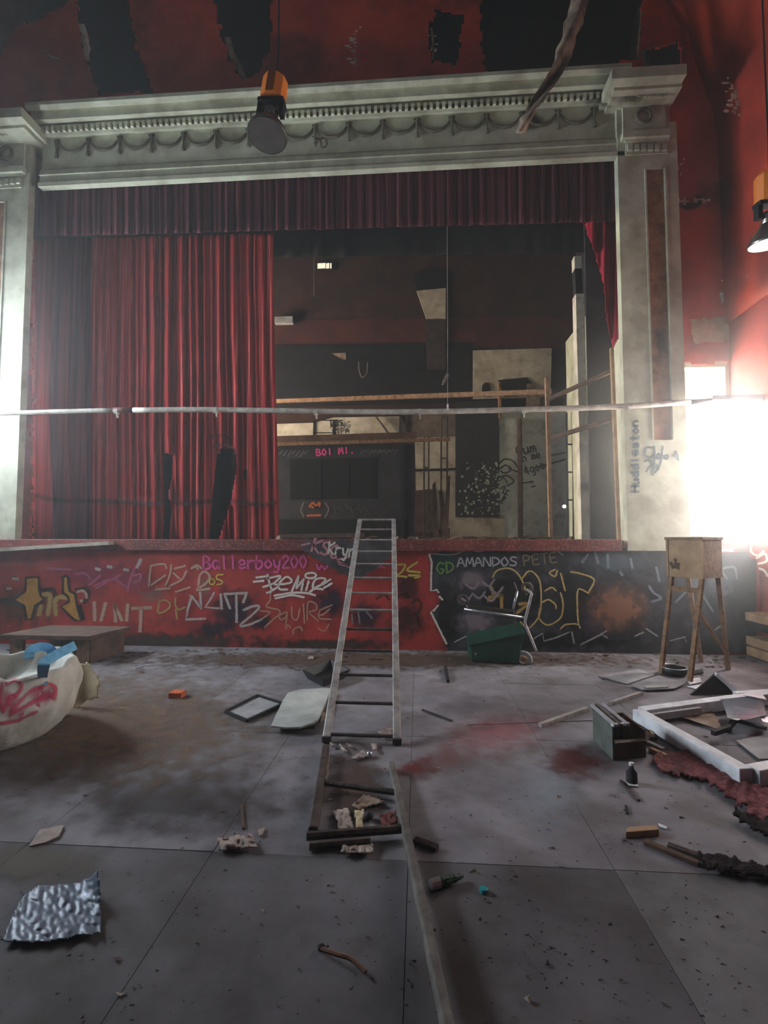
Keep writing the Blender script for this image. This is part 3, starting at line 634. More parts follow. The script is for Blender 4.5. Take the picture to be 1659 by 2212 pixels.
# gallery rails and braces
def bm_thing(name, label, cat, a, b, wd, ht, m, group=None):
    return bevel(add(name, beam(a, b, wd, ht), m, label=label, cat=cat, group=group), .004)
bm_thing('gallery_rail', 'long thin timber rail across the dark back wall just above the white pipe', 'rail', PY(560, 868, 2.8), PY(1192, 846, .76), .05, .07, M_WOOD)
bm_thing('gallery_rail', 'heavy brown timber beam running along the top of the charcoal booth', 'beam', PY(560, 952, 2.62), PY(900, 942, 2.62), .08, .14, M_WOODD)
bm_thing('gallery_rail', 'pale worn batten fixed under the brown beam above the pink letters', 'batten', PY(560, 961, 2.6), PY(972, 949, 2.6), .05, .06, M_WOOD)
bm_thing('roof_pole', 'grey pole hanging high behind the fringed valance', 'pole', PY(560, 540, 1.8), PY(1235, 516, 1.8), .04, .06, M_CHAR)
bm_thing('timber_post', 'short pale post standing in the gap below the white upper wall', 'post', PY(1080, 905, YB-.12), PY(1078, 826, YB-.12), .11, .05, M_WOOD)
bm_thing('timber_post', 'tall thin bare timber post between the two sloping braces', 'post', PY(1190, 1163, .68), PY(1181, 815, .68), .06, .05, M_WOOD)
bm_thing('timber_brace', 'upper sloping timber brace running down from the pilaster batten', 'brace', PY(1186, 862, .60), PY(1322, 801, .2), .05, .05, M_WOODD)
bm_thing('timber_brace', 'lower sloping timber brace running down from the pilaster batten', 'brace', PY(1190, 947, .60), PY(1322, 905, .2), .05, .055, M_WOODD)
bm_thing('timber_batten', 'upright pinkish batten fixed beside the cream pilaster', 'batten', PY(1337, 1166, .16), PY(1321, 752, .16), .05, .04, M_WOODP)
# peeling white post
pp = thing('peeling_post', 'white peeling timber post with a bare dark gap near its top', 'post', PY(1258, 1168, 1.1))
lwl = add('lower_length', beam(PY(1262, 1168, 1.1), PY(1249, 640, 1.1), .16, .12), M_WHITEW, pp)
add('bare_length', beam(PY(1249, 640, 1.1), PY(1246, 585, 1.1), .13, .10), M_CHARB, pp)
add('top_length', beam(PY(1246, 585, 1.1), PY(1245, 558, 1.1), .13, .10), M_WHITEW, pp)
add('crack', beam(PY(1263, 812, 1.04), PY(1259, 690, 1.04), .02, .006), M_BLACK, lwl)
add('hanging_flat', slab([PY(a, b, .74) for a, b in [(1262, 470), (1350, 470), (1350, 1168), (1276, 1168)]], .03, (0, 1, 0)), M_CHAR, label='tall charcoal stage flat standing behind the white peeling post', cat='stage flat')
# scaffold frames, thin dark pipes against the white wall
def frame(label, xa, xb, y0, y1, Y, rungs, r, m=M_RUST):
    if y1 > 1100: y1 = 1161+(1.40-STZ+.02)*FPX/(Y-CAM.y)+1
    t = thing('scaffold_frame', label, 'scaffold', PY((xa+xb)/2, y1, Y))
    for x in (xa, xb): add('upright', tube([PY(x, y0, Y), PY(x+(x-930)*.004, y1, Y)], r, 6), m, t)
    for yy in rungs: add('rung', tube([PY(xa, yy, Y), PY(xb, yy, Y)], r*.8, 6), m, t)
    return t
frame('narrow rusty scaffold frame with two uprights left of the dark stage door', 953, 966, 900, 1158, 3.0, (950, 990, 1016), .018)
frame('slim rusty pipe frame beside the white patch at the end of the booth', 916, 926, 944, 1160, 3.2, (1010, 1060), .018)
frame('dark scaffold frame standing against the white wall behind the peeling post', 1224, 1238, 892, 1163, 2.6, (935, 960, 1020, 1080), .018, M_CHARB)
frame('short dark pipe frame in the gap under the white pipe', 678, 720, 907, 950, YB-.065, (908, 935), .012, M_CHARB)
frame('thin upright rods clustered near the brown infill', 864, 876, 897, 948, YB-.065, (899, 946), .012, M_CHARB)
for (a, b, lab) in (((812, 900), (846, 947), 'diagonal dark rod leaning across the white strip'), ((1122, 905), (1124, 1165), 'dark curved drainpipe stripe down the grey white wall'),):
    add('rod', tube([PY(*a, YB-.12), PY((a[0]+b[0])/2+1, (a[1]+b[1])/2, YB-.12), PY(*b, YB-.12)], .02 if a[0] < 900 else .05, 6), M_WOODD if a[0] > 900 else M_RUST, label=lab, cat='rod')
add('rod', tube([PY(890, 1016, YB-.07), PY(990, 1013, YB-.07)], .022, 6), M_CHARB, label='black horizontal rod crossing the white wall beside the stage door', cat='rod')
for i, (x0, y0, x1, y1, lab) in enumerate([(938, 1040, 943, 1162, 'broken upright board leaning at the end of the booth'), (952, 1055, 966, 1162, 'splintered timber leaning beside the rusty scaffold frame'), (970, 1025, 962, 1162, 'widest rotten plank leaning by the white wall near the door')]):
    add('leaning_board', slab([PY(x0-4, y0+6, 2.9), PY(x0+3, y0, 2.9), PY(x1+6, y1, 2.7), PY(x1-7, y1, 2.7)], .03, (0, 1, 0)), M_WOODD, label=lab, cat='board')
# low heap of rubble along the stage edge
rub = []
for _ in range(240):
    x = random.uniform(600, 1230); Y = random.uniform(.6, 2.2); p = PY(x, 1160, Y); p.z = STZ-.02; r = random.uniform(.015, .07)
    V = [p+Vector((random.uniform(-r, r)*1.6, random.uniform(-r, r), random.uniform(0, r*1.1))) for _ in range(6)]
    rub.append((V, [(0, 1, 2), (0, 2, 3), (0, 3, 4), (0, 4, 5), (0, 5, 1), (1, 2, 5), (2, 3, 4), (2, 4, 5)]))
add('stage_rubble', join(*rub), M_WOODD, kind='stuff', label='loose dark rubble strewn over the stage boards', cat='rubble')
bm_thing('stage_beam', 'long rough timber beam lying along the stage edge below the booth', 'beam', PY(606, 1159, .35), PY(786, 1156, .35), .08, .06, M_WOODD)
for i, x in enumerate((612, 648, 698, 748)):
    c = PY(x, 1158, .42); V, F = lathe([(.05, 0), (.085, .02), (.08, .055), (.05, .075), (.0, .08)], (c.x, c.y+.04, STZ-.02), n=10)
    V = [Vector((p[0]+(p[0]-c.x)*.35+noise.noise(Vector(p)*9)*.015, p[1], p[2])) for p in V]
    add('plaster_lump', (V, F), M_TORN, label=['pale plaster lump against the curtain edge', 'low pale plaster lump on the timber beam', 'middle plaster lump on the beam below the badge', 'plaster lump nearest the ladder top'][i], cat='lump', group='lumps along the stage edge')
# bright work lamp and hanging bits on the stage
add('bulb', lathe([(.0, -.03), (.02, -.025), (.032, 0), (.02, .025), (.0, .03)], PY(1219, 1094, 2.57)), glow('lit_bulb', (1, 1, 1), 6.0), label='small bright lit bulb low beside the white peeling post', cat='bulb', smooth=True)
add('hanging_wire', tube([PY(966, 486, .9)+Vector((0,0,8.04-PY(966, 486, .9).z)), PY(967, 700, .9), PY(967, 876, .9)], .003, 5), M_GREYB, label='thin wire hanging the full height of the opening beside the white hatch', cat='wire')
add('hanging_wire', tube([PY(677, 530, 1.5)+Vector((0,0,8.04-PY(677, 530, 1.5).z)), PY(678, 640, 1.5)], .003, 5), M_GREYB, label='short thin wire hanging in the dark below the small lit window', cat='wire')
add('feather', patch([(966, 806), (969, 812), (962, 826), (955, 832), (957, 822)], 1.5, lambda x, y: PY(x, y, .89+.004*(x-960))), M_PAPER, label='pale feather like scrap caught on the long thin wire', cat='scrap'); solid(bpy.data.objects['feather'], .004)
add('rope_loop', tube(smoothpath([PY(775, 782, 3.5), PY(776, 800, 3.5), PY(782, 815, 3.5), PY(792, 806, 3.5), PY(794, 783, 3.5)], 5), .008, 5), M_PAPER, label='small pale rope loop hung on the black back wall', cat='rope')
# ================================================================== CURTAINS
def pleat(x): return -1.7*(1-abs(math.sin(x*.21+.8*noise.noise((x*.05, 3, 1)))))**2.2*(.7+.6*noise.noise((x*.21/math.pi, 0, 9)))+.45*math.sin(x*.23+1.3)+.5*noise.noise((x*.09, 0, 4))
def lerp(a, b, t): return a+(b-a)*t
def cloth(x0, x1, top, bot, Y, amp, freq, nx, ny, holes=(), edge=None, taper=0.25):
    V, F = [], []; idx = {}
    def pos(i, j):
        u, v = i/nx, j/ny; x = lerp(x0, x1, u); y = lerp(top(x), bot(x), v)
        xx = x if edge is None else edge(x, y, u)
        f = pleat(x*freq+noise.noise((x*.02, y*.004, 2))*3); am = amp*lerp(1-taper, 1, v)*(0.55+.9*abs(noise.noise((x*.013, 5, 1))))
        return PY(xx, y, Y+f*am), xx, y
    for i in range(nx):
        for j in range(ny):
            p, xx, yy = pos(i+.5, j+.5)
            if any(inside(xx, yy, h) for h in holes): continue
            q = []
            for a, b in ((i, j), (i, j+1), (i+1, j+1), (i+1, j)):
                if (a, b) not in idx: idx[(a, b)] = len(V); V.append(pos(a, b)[0])
                q.append(idx[(a, b)])
            F.append(tuple(q))
    return V, F
val = add('valance', cloth(66, 1352, lambda x: lerp(380, 325, (x-80)/1260), lambda x: lerp(511, 478, (x-80)/1265)+noise.noise((x*.05, 0, 0))*3, .13, .035, 1.25, 760, 8), M_VAL,
          label='maroon fringed valance hanging across the top of the stage opening', cat='valance', smooth=True); solid(val, .006)
SL = [[(352, 985), (374, 982), (372, 1030), (364, 1070), (372, 1100), (366, 1172), (352, 1172), (356, 1100)],
      [(470, 980), (486, 965), (508, 975), (512, 1010), (500, 1080), (478, 1150), (470, 1172), (452, 1172), (458, 1090), (464, 1020)], [(524, 1015), (534, 1018), (532, 1034), (526, 1030)]]
cur = thing('stage_curtain', 'faded red pleated stage curtain with torn slits near its hem', 'curtain', PY(330, 1166, .58))
o = add('cloth_panel', cloth(196, 590, lambda x: 512-(x-200)*.02, lambda x: 1168+noise.noise((x*.06, 1, 1))*4, .58, .05, .95, 420, 60, SL, edge=lambda x, y, u: x+u*u*max(0, (y-600)/560)*14), M_CURT, cur, smooth=True); solid(o, .006)
o = add('side_panel', cloth(40, 236, lambda x: 516-(x-40)*.02, lambda x: 1168, .72, .04, .4, 120, 30, [[(40, 1060), (64, 1060), (78, 1172), (40, 1172)]]), mat('dark_maroon_curtain', (136, 62, 74), (84, 34, 46), .9, 3, .1, stretch=(6, 1, .12), spec=.1), cur, smooth=True); solid(o, .006)
strokes('scorch_line', [[(75, 1072), (140, 1082), (220, 1082), (330, 1088), (350, 1084)], [(380, 1088), (440, 1084), (460, 1082)], [(500, 1082), (560, 1090), (596, 1086)]], 12, spray('scorch', (44, 16, 18), .6, .6, 30), cur, on_y(.51))
strokes('scorch_line', [[(460, 965), (490, 960), (512, 985)], [(450, 945), (480, 940), (500, 950)]], 7, spray('scorch_soft', (60, 26, 26), .6, .6, 30), cur, on_y(.51))
leg = add('curtain_leg', patch([(1258, 480), (1352, 470), (1352, 690), (1344, 718), (1324, 752), (1312, 700), (1303, 610), (1280, 530)], 2.5, lambda x, y: PY(x, y, .24+.04*math.sin(x*.22)+.015*math.sin(x*.5+y*.01)), 3), M_MAROON,
          label='short torn maroon curtain leg hanging beside the pilaster capital', cat='curtain', smooth=True); solid(leg, .006)
bt = thing('border_cloth', 'black border cloth hanging in shadow behind the valance', 'cloth', PY(700, 545, 1.2))
o = add('cloth_panel', cloth(60, 1300, lambda x: 285, lambda x: lerp(566, 545, (x-80)/1200), 1.25, .04, .5, 120, 4), M_BLACK, bt, smooth=True); solid(o, .006)
md = thing('light_block_drape', 'added black sheet behind the red curtain that keeps its slits dark', 'drape', PY(330, 1166, .8))  # added to block wing light and darken the slits
o = add('cloth_panel', cloth(20, 584, lambda x: 300, lambda x: 1166, .95, .04, .3, 90, 10), M_BLACK, md, smooth=True); solid(o, .006)
# ================================================================== PIPE ACROSS THE OPENING
yp = -.13
pt = thing('lighting_bar', 'long white pipe slung across the stage opening between both side walls', 'pipe', PY(829, 888, yp))
def pp_(x, y): return PY(x, y, yp)
xl_end = Vector((XL+.01, yp, pp_(0, 894).z)); xr_end = PY(1598, 866, yp)
add('pipe_length', tube(smoothpath([xl_end, pp_(0, 893), pp_(130, 889), pp_(250, 886)], 4), .030, 12), M_PIPE, pt, smooth=True)
add('pipe_length', tube(smoothpath([pp_(284, 886), pp_(460, 885), pp_(830, 890), pp_(1120, 885), pp_(1340, 878), pp_(1490, 868)], 4), .034, 12), M_PIPE, pt, smooth=True)
add('pipe_length', tube([pp_(1485, 869), pp_(1530, 866), (XR-.005, yp, pp_(1598, 864).z)], .028, 12), M_GREYB, pt, smooth=True)
add('coupling', tube([pp_(246, 886), pp_(288, 886)], .036, 12), mat('dull_red_coupling', (96, 44, 44), (70, 30, 32)), pt, smooth=True)
add('wall_bracket', beam(pp_(1535, 861), (XR-.004, yp, pp_(1590, 860).z), .10, .05), M_GREYB, pt)
for x, y in ((252, 888), (466, 886), (682, 890), (906, 890), (1131, 886), (1358, 878)):
    add('clip', join(tube([pp_(x-4, y), pp_(x+4, y)], .042, 10), beam(PY(x+1, y+4, yp-.03), PY(x+2, y+15, yp-.03), .03, .015)), M_PIPE, pt)
bevel(add('white_tag', beam(PY(967, 892-4, yp-.045), PY(967, 874, yp-.045), .05, .02), M_WHITEP, pt), .003)
# ================================================================== LAMPS
def lamp(c, ax, s, label, lit, zt):
    """c = lens centre, ax = axis pointing from lens up to the cap"""
    ax = Vector(ax).normalized(); c = Vector(c); t = thing('hanging_lamp', label, 'lamp', c)
    n = 32
    add('reflector', lathe([(.145*s, 0), (.15*s, .008*s), (.147*s, .02*s), (.125*s, .07*s), (.085*s, .12*s), (.062*s, .15*s), (.062*s, .16*s), (.08*s, .115*s), (.118*s, .066*s), (.14*s, .018*s)], c, ax, n, False), M_CHROME, t, smooth=True)
    add('lens', lathe([(0.0, .001), (.141*s, .001), (.141*s, .012*s), (0, .012*s)], c, ax, n), M_LAMPG if not lit else glow('lamp_lens', (1, .95, .85), .9), t)
    add('neck', lathe([(.05*s, .15*s), (.058*s, .17*s), (.052*s, .2*s), (.06*s, .225*s), (.05*s, .25*s)], c, ax, 20), M_CHROME, t, smooth=True)
    e = ax.cross(Vector((0, 1, 0))).normalized()
    for q in (-1, 1):
        add('arm', beam(c+ax*.2*s+e*q*.085*s, c+ax*.33*s+e*q*.085*s, .035*s, .06*s, (0, 1, 0)), M_CHARB, t)
    add('yoke', beam(c+ax*.315*s-e*.1*s, c+ax*.315*s+e*.1*s, .1*s, .03*s, ax), M_CHARB, t)
    k = lathe([(.0, .33*s), (.098*s, .33*s), (.1*s, .34*s), (.1*s, .53*s), (.07*s, .56*s), (0, .56*s)], c, ax, 10)
    bevel(add('cap', k, M_ORANGE, t), .004)
    add('cable', tube([c+ax*.55*s, c+ax*.7*s+Vector((0, 0, .1)), Vector((c.x+ax.x*.75*s, c.y+ax.y*.75*s, zt))], .006, 6), M_CHARB, t)
    return t
YLp = -2.7
lc = PY(577, 294, YLp)
tocam = (CAM-lc).normalized()
lamp(lc, Vector((0.05, .2, .97)), 1.0, 'hanging lamp with orange cap and grey lens in front of the cornice', False, 8.3)
lc2 = PY(1662, 528, YLp+.25)
lamp(lc2, Vector((-.05, -.12, .97)), .92, 'shiny bell lamp with orange cap hanging by the red side wall', True, 7.0)
# ================================================================== TORN STRIP HANGING OVER THE CORNICE
V, F = [], []
path = smoothpath([Vector((1262, -60)), Vector((1250, 10)), Vector((1226, 90)), Vector((1205, 150)), Vector((1168, 205)), Vector((1140, 250)), Vector((1124, 288))], 6)
for i, p in enumerate(path):
    t = i/(len(path)-1); wv = lerp(42, 20, t)*(1+.35*noise.noise((i*.4, 0, 3)))
    for k in range(5):
        V.append(PY(p.x+(k/4-.5)*wv+noise.noise((i*.7, k, 1))*4, p.y, -.48+.07*math.sin(k*1.2+i*.25)))
for i in range(len(path)-1):
    for k in range(4): F.append((i*5+k, i*5+k+1, i*5+k+6, i*5+k+5))
solid(add('torn_strip', (V, F), M_TORN, label='long torn strip of lining hanging down over the cream cornice', cat='strip', smooth=True), .005)
# peeled sheet at the wall corner by the lamp
sh = patch([(1580, 470), (1598, 440), (1604, 446), (1600, 520), (1596, 640), (1592, 690), (1584, 600), (1588, 540)], 3, lambda x, y: PY(x-1, y, .28+.015*math.sin(y*.03)), 2)
solid(add('peeled_sheet', sh, M_TORN, label='pale peeled sheet curling off the wall corner beside the doorway', cat='sheet', smooth=True), .004)
# ================================================================== GRAFFITI ON THE STAGE FRONT
G = lambda k=1: on_y(-.003*k)
ws = wall_stage
rad = lambda nm, c, op=.8, s=.7: spray(nm, c, op, s, 9, True)
blot('paint_stain', 200, 1238, 150, 42, rad('pink_haze', (150, 48, 84), .55), ws, G()); blot('paint_stain', 290, 1255, 60, 40, rad('pink_haze2', (168, 70, 96), .5), ws, G(1.2))
blot('paint_stain', 505, 1318, 70, 62, rad('navy_haze', (44, 34, 52), .85), ws, G()); blot('paint_stain', 715, 1300, 60, 50, rad('navy_haze', (44, 34, 52)), ws, G())
blot('paint_stain', 565, 1345, 30, 25, rad('navy_haze', (44, 34, 52)), ws, G(1.3)); blot('paint_stain', 790, 1330, 50, 42, rad('navy_haze', (44, 34, 52)), ws, G())
blot('paint_stain', 460, 1360, 60, 26, rad('navy_haze', (44, 34, 52)), ws, G(1.4))
blot('paint_stain', 40, 1310, 120, 60, rad('olive_haze', (96, 74, 40), .6), ws, G()); blot('paint_stain', 560, 1218, 130, 20, rad('magenta_haze', (160, 40, 84), .6), ws, G())
blot('paint_stain', 880, 1265, 45, 50, rad('brown_haze', (64, 26, 24), .7), ws, G()); blot('paint_stain', 880, 1340, 60, 60, rad('brown_haze', (64, 26, 24), .7), ws, G(1.2))
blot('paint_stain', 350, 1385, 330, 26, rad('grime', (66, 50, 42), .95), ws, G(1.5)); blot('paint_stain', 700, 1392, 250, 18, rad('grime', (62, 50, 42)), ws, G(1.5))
blot('paint_stain', 330, 1285, 50, 26, rad('grey_haze', (150, 116, 104), .45), ws, G(1.6)); blot('paint_stain', 440, 1270, 24, 40, rad('grey_haze', (150, 116, 104)), ws, G(1.6))
PINK = spray('pink_tag', (232, 98, 160), .95, .4); BEI = spray('beige_tag', (206, 168, 148), .8, .5); PAL = spray('pale_tag', (196, 178, 172), .9, .45)
YEL = spray('yellow_tag', (206, 186, 84), .95, .4); GOLD = spray('gold_line', (206, 180, 112), .9, .45); BRN = spray('dark_brown_line', (44, 26, 22), .9, .4); PINKS = spray('dusty_pink_tag', (190, 130, 140), .9, .45)
OCH = mat('ochre_paint', (198, 146, 58), (176, 122, 44), .7, 12, .1); OCHL = spray('light_ochre', (186, 150, 86), .9, .4)
# yellow block letters
z1 = (0, 1190, 3.95)
T1 = [(220, 230), (330, 225), (335, 330), (348, 380), (372, 420), (300, 470), (270, 580), (225, 585), (208, 470), (130, 430), (135, 400), (215, 345)]
K1 = [(535, 225), (560, 212), (580, 225), (592, 340), (640, 368), (652, 440), (662, 490), (692, 590), (640, 592), (600, 560), (520, 475), (590, 432), (580, 392), (536, 352)]
for P_ in (T1, K1):
    fill('graffiti', zp(*z1, P_), OCH, ws, G(2.2)); strokes('graffiti', zs(*z1, [P_+[P_[0]]]), 6, BRN, ws, G(2.6), sm=False)
strokes('graffiti', zs(*z1, [[(350, 375), (420, 372), (425, 420), (410, 545)], [(350, 470), (330, 545)], [(565, 400), (500, 396), (470, 440), (478, 545)]]), 11, OCHL, ws, G(2))
strokes('graffiti', zs(*z1, [[(650, 330), (740, 325), (755, 380), (720, 440)], [(680, 470), (710, 580)], [(340, 340), (450, 330), (470, 400)], [(0, 430), (60, 420), (180, 470)], [(50, 330), (90, 320)], [(110, 230), (150, 245)]]), 8, BRN, ws, G(1.9))
strokes('graffiti', zs(*z1, [[(660, 350), (700, 340), (730, 360), (740, 400)], [(700, 425), (690, 430)], [(60, 325), (90, 320)], [(110, 235), (150, 240)]]), 7, BEI, ws, G(2.1))
strokes('graffiti', zs(*z1, [[(805, 440), (808, 590)], [(900, 448), (862, 592)], [(978, 462), (986, 600)], [(975, 462), (1040, 592)], [(1090, 460), (1080, 592)], [(1130, 492), (1285, 484)], [(1204, 490), (1195, 685)]]), 9, BEI, ws, G(2))
strokes('graffiti', zs(*z1, [[(1195, 75), (1150, 150), (1105, 260), (1090, 340)], [(1080, 310), (960, 240), (800, 300)], [(760, 290), (860, 210)], [(1140, 210), (1200, 200), (1190, 250), (1140, 270)], [(820, 320), (920, 260), (1020, 210)], [(650, 200), (720, 190), (770, 240)], [(400, 150), (600, 160)]]), 6, spray('faint_pink', (206, 110, 140), .7, .6), ws, G(1.8))
strokes('graffiti', zs(*z1, [[(1200, 75), (1170, 140)], [(820, 150), (850, 160)], [(920, 135), (950, 140)], [(1060, 160), (1090, 165)]]), 8, PAL, ws, G(2))
strokes('graffiti', zs(*z1, [[(1270, 300), (1285, 150), (1300, 125), (1400, 112), (1420, 150)], [(1460, 120), (1450, 200), (1410, 300)], [(1490, 150), (1580, 128)], [(1480, 190), (1530, 235)], [(1590, 170), (1550, 245), (1445, 300)], [(1290, 290), (1410, 210)], [(1330, 330), (1450, 320)], [(1640, 140), (1680, 120), (1720, 150)], [(1500, 350), (1620, 310)]]), 5, BEI, ws, G(2))
strokes('graffiti', zs(*z1, [[(1360, 430), (1350, 530), (1430, 500), (1450, 450), (1400, 420), (1350, 440)], [(1500, 400), (1495, 450), (1520, 500), (1580, 480)], [(1500, 500), (1510, 580)], [(1620, 380), (1640, 420)]]), 4.5, OCHL, ws, G(2.1))
z2 = (400, 1180, 4.366)
word('Ballerboy200', (440, 1229), (666, 1226), 27, 5, PINK, ws, G(2), gap=.2); word('W', (684, 1230), (712, 1230), 16, 5, PINK, ws, G(2), gap=.1)
strokes('graffiti', zs(*z2, [[(650, 240), (780, 250), (830, 240)]]), 4, spray('dull_pink', (190, 70, 110), .8, .5), ws, G(1.8))
strokes('graffiti', zs(*z2, [[(670, 295), (760, 285)], [(645, 335), (740, 325)], [(775, 268), (795, 350), (815, 420), (770, 440)], [(772, 304), (900, 282), (830, 350), (735, 385)], [(830, 350), (882, 376), (790, 432)],
        [(880, 362), (990, 345), (998, 310), (950, 290), (888, 350), (892, 405), (965, 408)], [(1005, 425), (1068, 280)], [(1068, 280), (1050, 395)], [(1050, 395), (1118, 310)], [(1118, 310), (1095, 418)], [(1165, 330), (1140, 415)],
        [(1185, 250), (1140, 262), (1140, 292), (1190, 302), (1232, 285), (1225, 258), (1185, 250)], [(1280, 366), (1205, 392), (1225, 318), (1290, 300), (1325, 315), (1280, 366)], [(1370, 312), (1300, 360)], [(1382, 350), (1310, 392)],
        [(1160, 445), (1220, 402), (1300, 405)], [(840, 466), (1000, 440), (1130, 440), (1225, 462)], [(850, 492), (1000, 462), (1120, 480)]]), 4.6, spray('white_tag_paint', (234, 222, 212), 1.0, .3), ws, G(3))
strokes('graffiti', zs(*z2, [[(265, 310), (235, 310), (232, 350), (262, 360), (280, 330), (262, 308)], [(358, 268), (305, 272), (298, 308), (345, 325), (345, 352), (298, 362)]]), 3.4, YEL, ws, G(2.5))
strokes('graffiti', zs(*z2, [[(125, 370), (140, 270), (190, 240), (232, 290), (190, 355), (110, 410), (230, 400)], [(60, 210), (100, 190), (120, 215)]]), 6, BEI, ws, G(2.2))
strokes('graffiti', zs(*z2, [[(20, 610), (62, 470)], [(62, 470), (150, 585)], [(150, 585), (140, 435)], [(272, 440), (190, 575), (345, 585)], [(345, 590), (335, 455)], [(370, 452), (580, 440)], [(482, 440), (486, 715)], [(372, 452), (422, 585)], [(580, 440), (548, 530)], [(25, 600), (5, 690), (190, 682)]]), 6, PAL, ws, G(2.4), sm=False)
strokes('graffiti', zs(*z2, [[(552, 602), (640, 565), (700, 572), (640, 640), (520, 745), (600, 740), (720, 690)]]), 6, PAL, ws, G(2.4))
strokes('graffiti', zs(*z2, [[(805, 430), (800, 510), (768, 570), (880, 600), (890, 640), (830, 690), (750, 765)], [(710, 610), (800, 625), (700, 700)], [(950, 622), (890, 655), (905, 695), (955, 660), (962, 622), (945, 780)], [(1003, 570), (1010, 670), (1055, 692), (1082, 590)], [(1115, 545), (1125, 725)],
        [(1150, 695), (1160, 530), (1232, 545), (1235, 600), (1170, 625), (1255, 700)], [(1385, 555), (1262, 612), (1290, 650), (1365, 590)], [(1262, 612), (1270, 680), (1382, 688)], [(1355, 735), (1310, 800), (1250, 770)], [(950, 782), (970, 742), (995, 770)], [(1020, 832), (1022, 785), (1080, 760), (1105, 795)]]), 4, spray('beige_line', (196, 142, 120), .85, .45), ws, G(2.4))
z3 = (640, 1110, 5.184)
strokes('graffiti', zs(*z3, [[(600, 1070), (780, 1070)], [(690, 1070), (710, 1220)], [(770, 1075), (850, 1170)], [(620, 1130), (630, 1220)], [(700, 1290), (740, 1280)]]), 4.5, spray('dim_grey_tag', (150, 130, 132), .75, .5), ws, G(2))
strokes('graffiti', zs(*z3, [[(1140, 570), (1220, 572), (1180, 650), (1130, 690), (1235, 705)], [(1352, 542), (1240, 630), (1385, 655)], [(1260, 690), (1385, 690), (1330, 720)]]), 5, YEL, ws, G(2.4))
strokes('graffiti', zs(*z3, [[(780, 600), (830, 580), (880, 605)], [(920, 600), (950, 585), (985, 605)]]), 4, PINK, ws, G(2))
strokes('graffiti', zs(*z3, [[(1130, 950), (1170, 900), (1260, 940), (1230, 880)], [(1140, 1180), (1160, 1090), (1230, 1060), (1260, 1160), (1190, 1240)], [(1290, 1000), (1370, 960), (1400, 1060), (1300, 1140)], [(900, 950), (980, 900), (1040, 960)], [(1350, 1120), (1380, 1260)], [(1200, 760), (1190, 850)]]), 7, spray('dark_red_line', (66, 22, 22), .7, .6), ws, G(1.9))
# torn grey board over the lip with tags on it
tb = solid(add('torn_board', patch([(650, 1169), (850, 1166), (850, 1198), (806, 1232), (772, 1252), (735, 1238), (690, 1212), (656, 1190)], 4, on_y(-.088), 4), mat('dirty_grey_board', (84, 76, 78), (42, 37, 40), .85, 5, .3), ws), .012)
word('KSC', (672, 1190), (728, 1208), 28, 6, PINKS, ws, on_y(-.098), gap=.15)
strokes('graffiti', zs(*z3, [[(440, 520), (600, 480)], [(440, 520), (600, 600)], [(480, 560), (590, 590)], [(60, 350), (150, 330)]]), 5, PINKS, ws, on_y(-.098))
word('Kryn', (708, 1196), (768, 1204), 26, 4, WHT, ws, on_y(-.100), gap=.2)
# black painted field with the big letters
z4 = (900, 1170, 4.1475)
BLKF = zp(*z4, [(112, 112), (135, 190), (130, 300), (126, 440), (182, 428), (196, 452), (205, 500), (232, 520), (192, 572), (126, 630), (268, 920)])+[(966, 1412), (1634, 1414), (1634, 1212), (1610, 1192), (1450, 1187), (1200, 1183), (1120, 1186), (1000, 1190)]
o = add('graffiti', patch(BLKF, 5, G(1), 0), M_SOOT, ws)
blot('paint_stain', 962, 1212, 30, 40, rad('teal_haze', (30, 66, 64), .8), ws, G(1.6)); blot('paint_stain', 970, 1330, 40, 90, rad('black_haze', (20, 20, 24), .9), ws, G(1.7))
blot('paint_stain', 1110, 1290, 110, 80, rad('black_haze', (20, 20, 24)), ws, G(1.8)); blot('paint_stain', 1250, 1310, 50, 90, rad('black_haze', (20, 20, 24)), ws, G(1.7))
blot('paint_stain', 1335, 1312, 95, 72, rad('rust_haze', (150, 106, 82), .85), ws, G(2)); blot('paint_stain', 1280, 1340, 40, 60, rad('violet_haze', (84, 70, 88), .7), ws, G(1.9))
blot('paint_stain', 1020, 1255, 55, 30, rad('mauve_haze', (134, 122, 130), .8), ws, G(2)); blot('paint_stain', 1030, 1345, 60, 40, rad('mauve_haze', (116, 104, 112)), ws, G(2.05))
blot('paint_stain', 1330, 1215, 110, 36, rad('steel_haze', (92, 104, 116), .7), ws, G(2)); blot('paint_stain', 1560, 1260, 90, 90, rad('steel_haze', (92, 104, 116)), ws, G(2))
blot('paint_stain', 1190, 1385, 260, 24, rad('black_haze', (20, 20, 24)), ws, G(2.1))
strokes('graffiti', zs(*z4, [[(112, 112), (135, 190), (130, 300), (128, 440), (182, 430), (198, 455)], [(205, 492), (232, 520)], [(192, 572), (150, 622), (126, 630), (200, 780), (268, 915)]]), 4.5, WHT, ws, G(3), sm=False)
strokes('graffiti', zs(*z4, [[(130, 110), (330, 115), (460, 75), (560, 90), (700, 65), (850, 80), (960, 50), (1120, 80), (1220, 65), (1310, 120)]]), 3, spray('chalk_edge', (190, 190, 190), .7, .5), ws, G(3))
strokes('graffiti', zs(*z4, [[(340, 900), (440, 850), (550, 840)], [(1050, 870), (1130, 820), (1140, 892), (1250, 860), (1365, 812)], [(1390, 810), (1410, 910)], [(1480, 920), (1560, 880), (1700, 800)]])+[[(1255, 1392), (1300, 1370), (1312, 1378)], [(1372, 1374), (1390, 1366)], [(1396, 1358), (1420, 1374)], [(1448, 1384), (1480, 1376), (1482, 1386)], [(1545, 1360), (1560, 1350)]], 4, MATS['chalk_edge'], ws, G(3), sm=False)
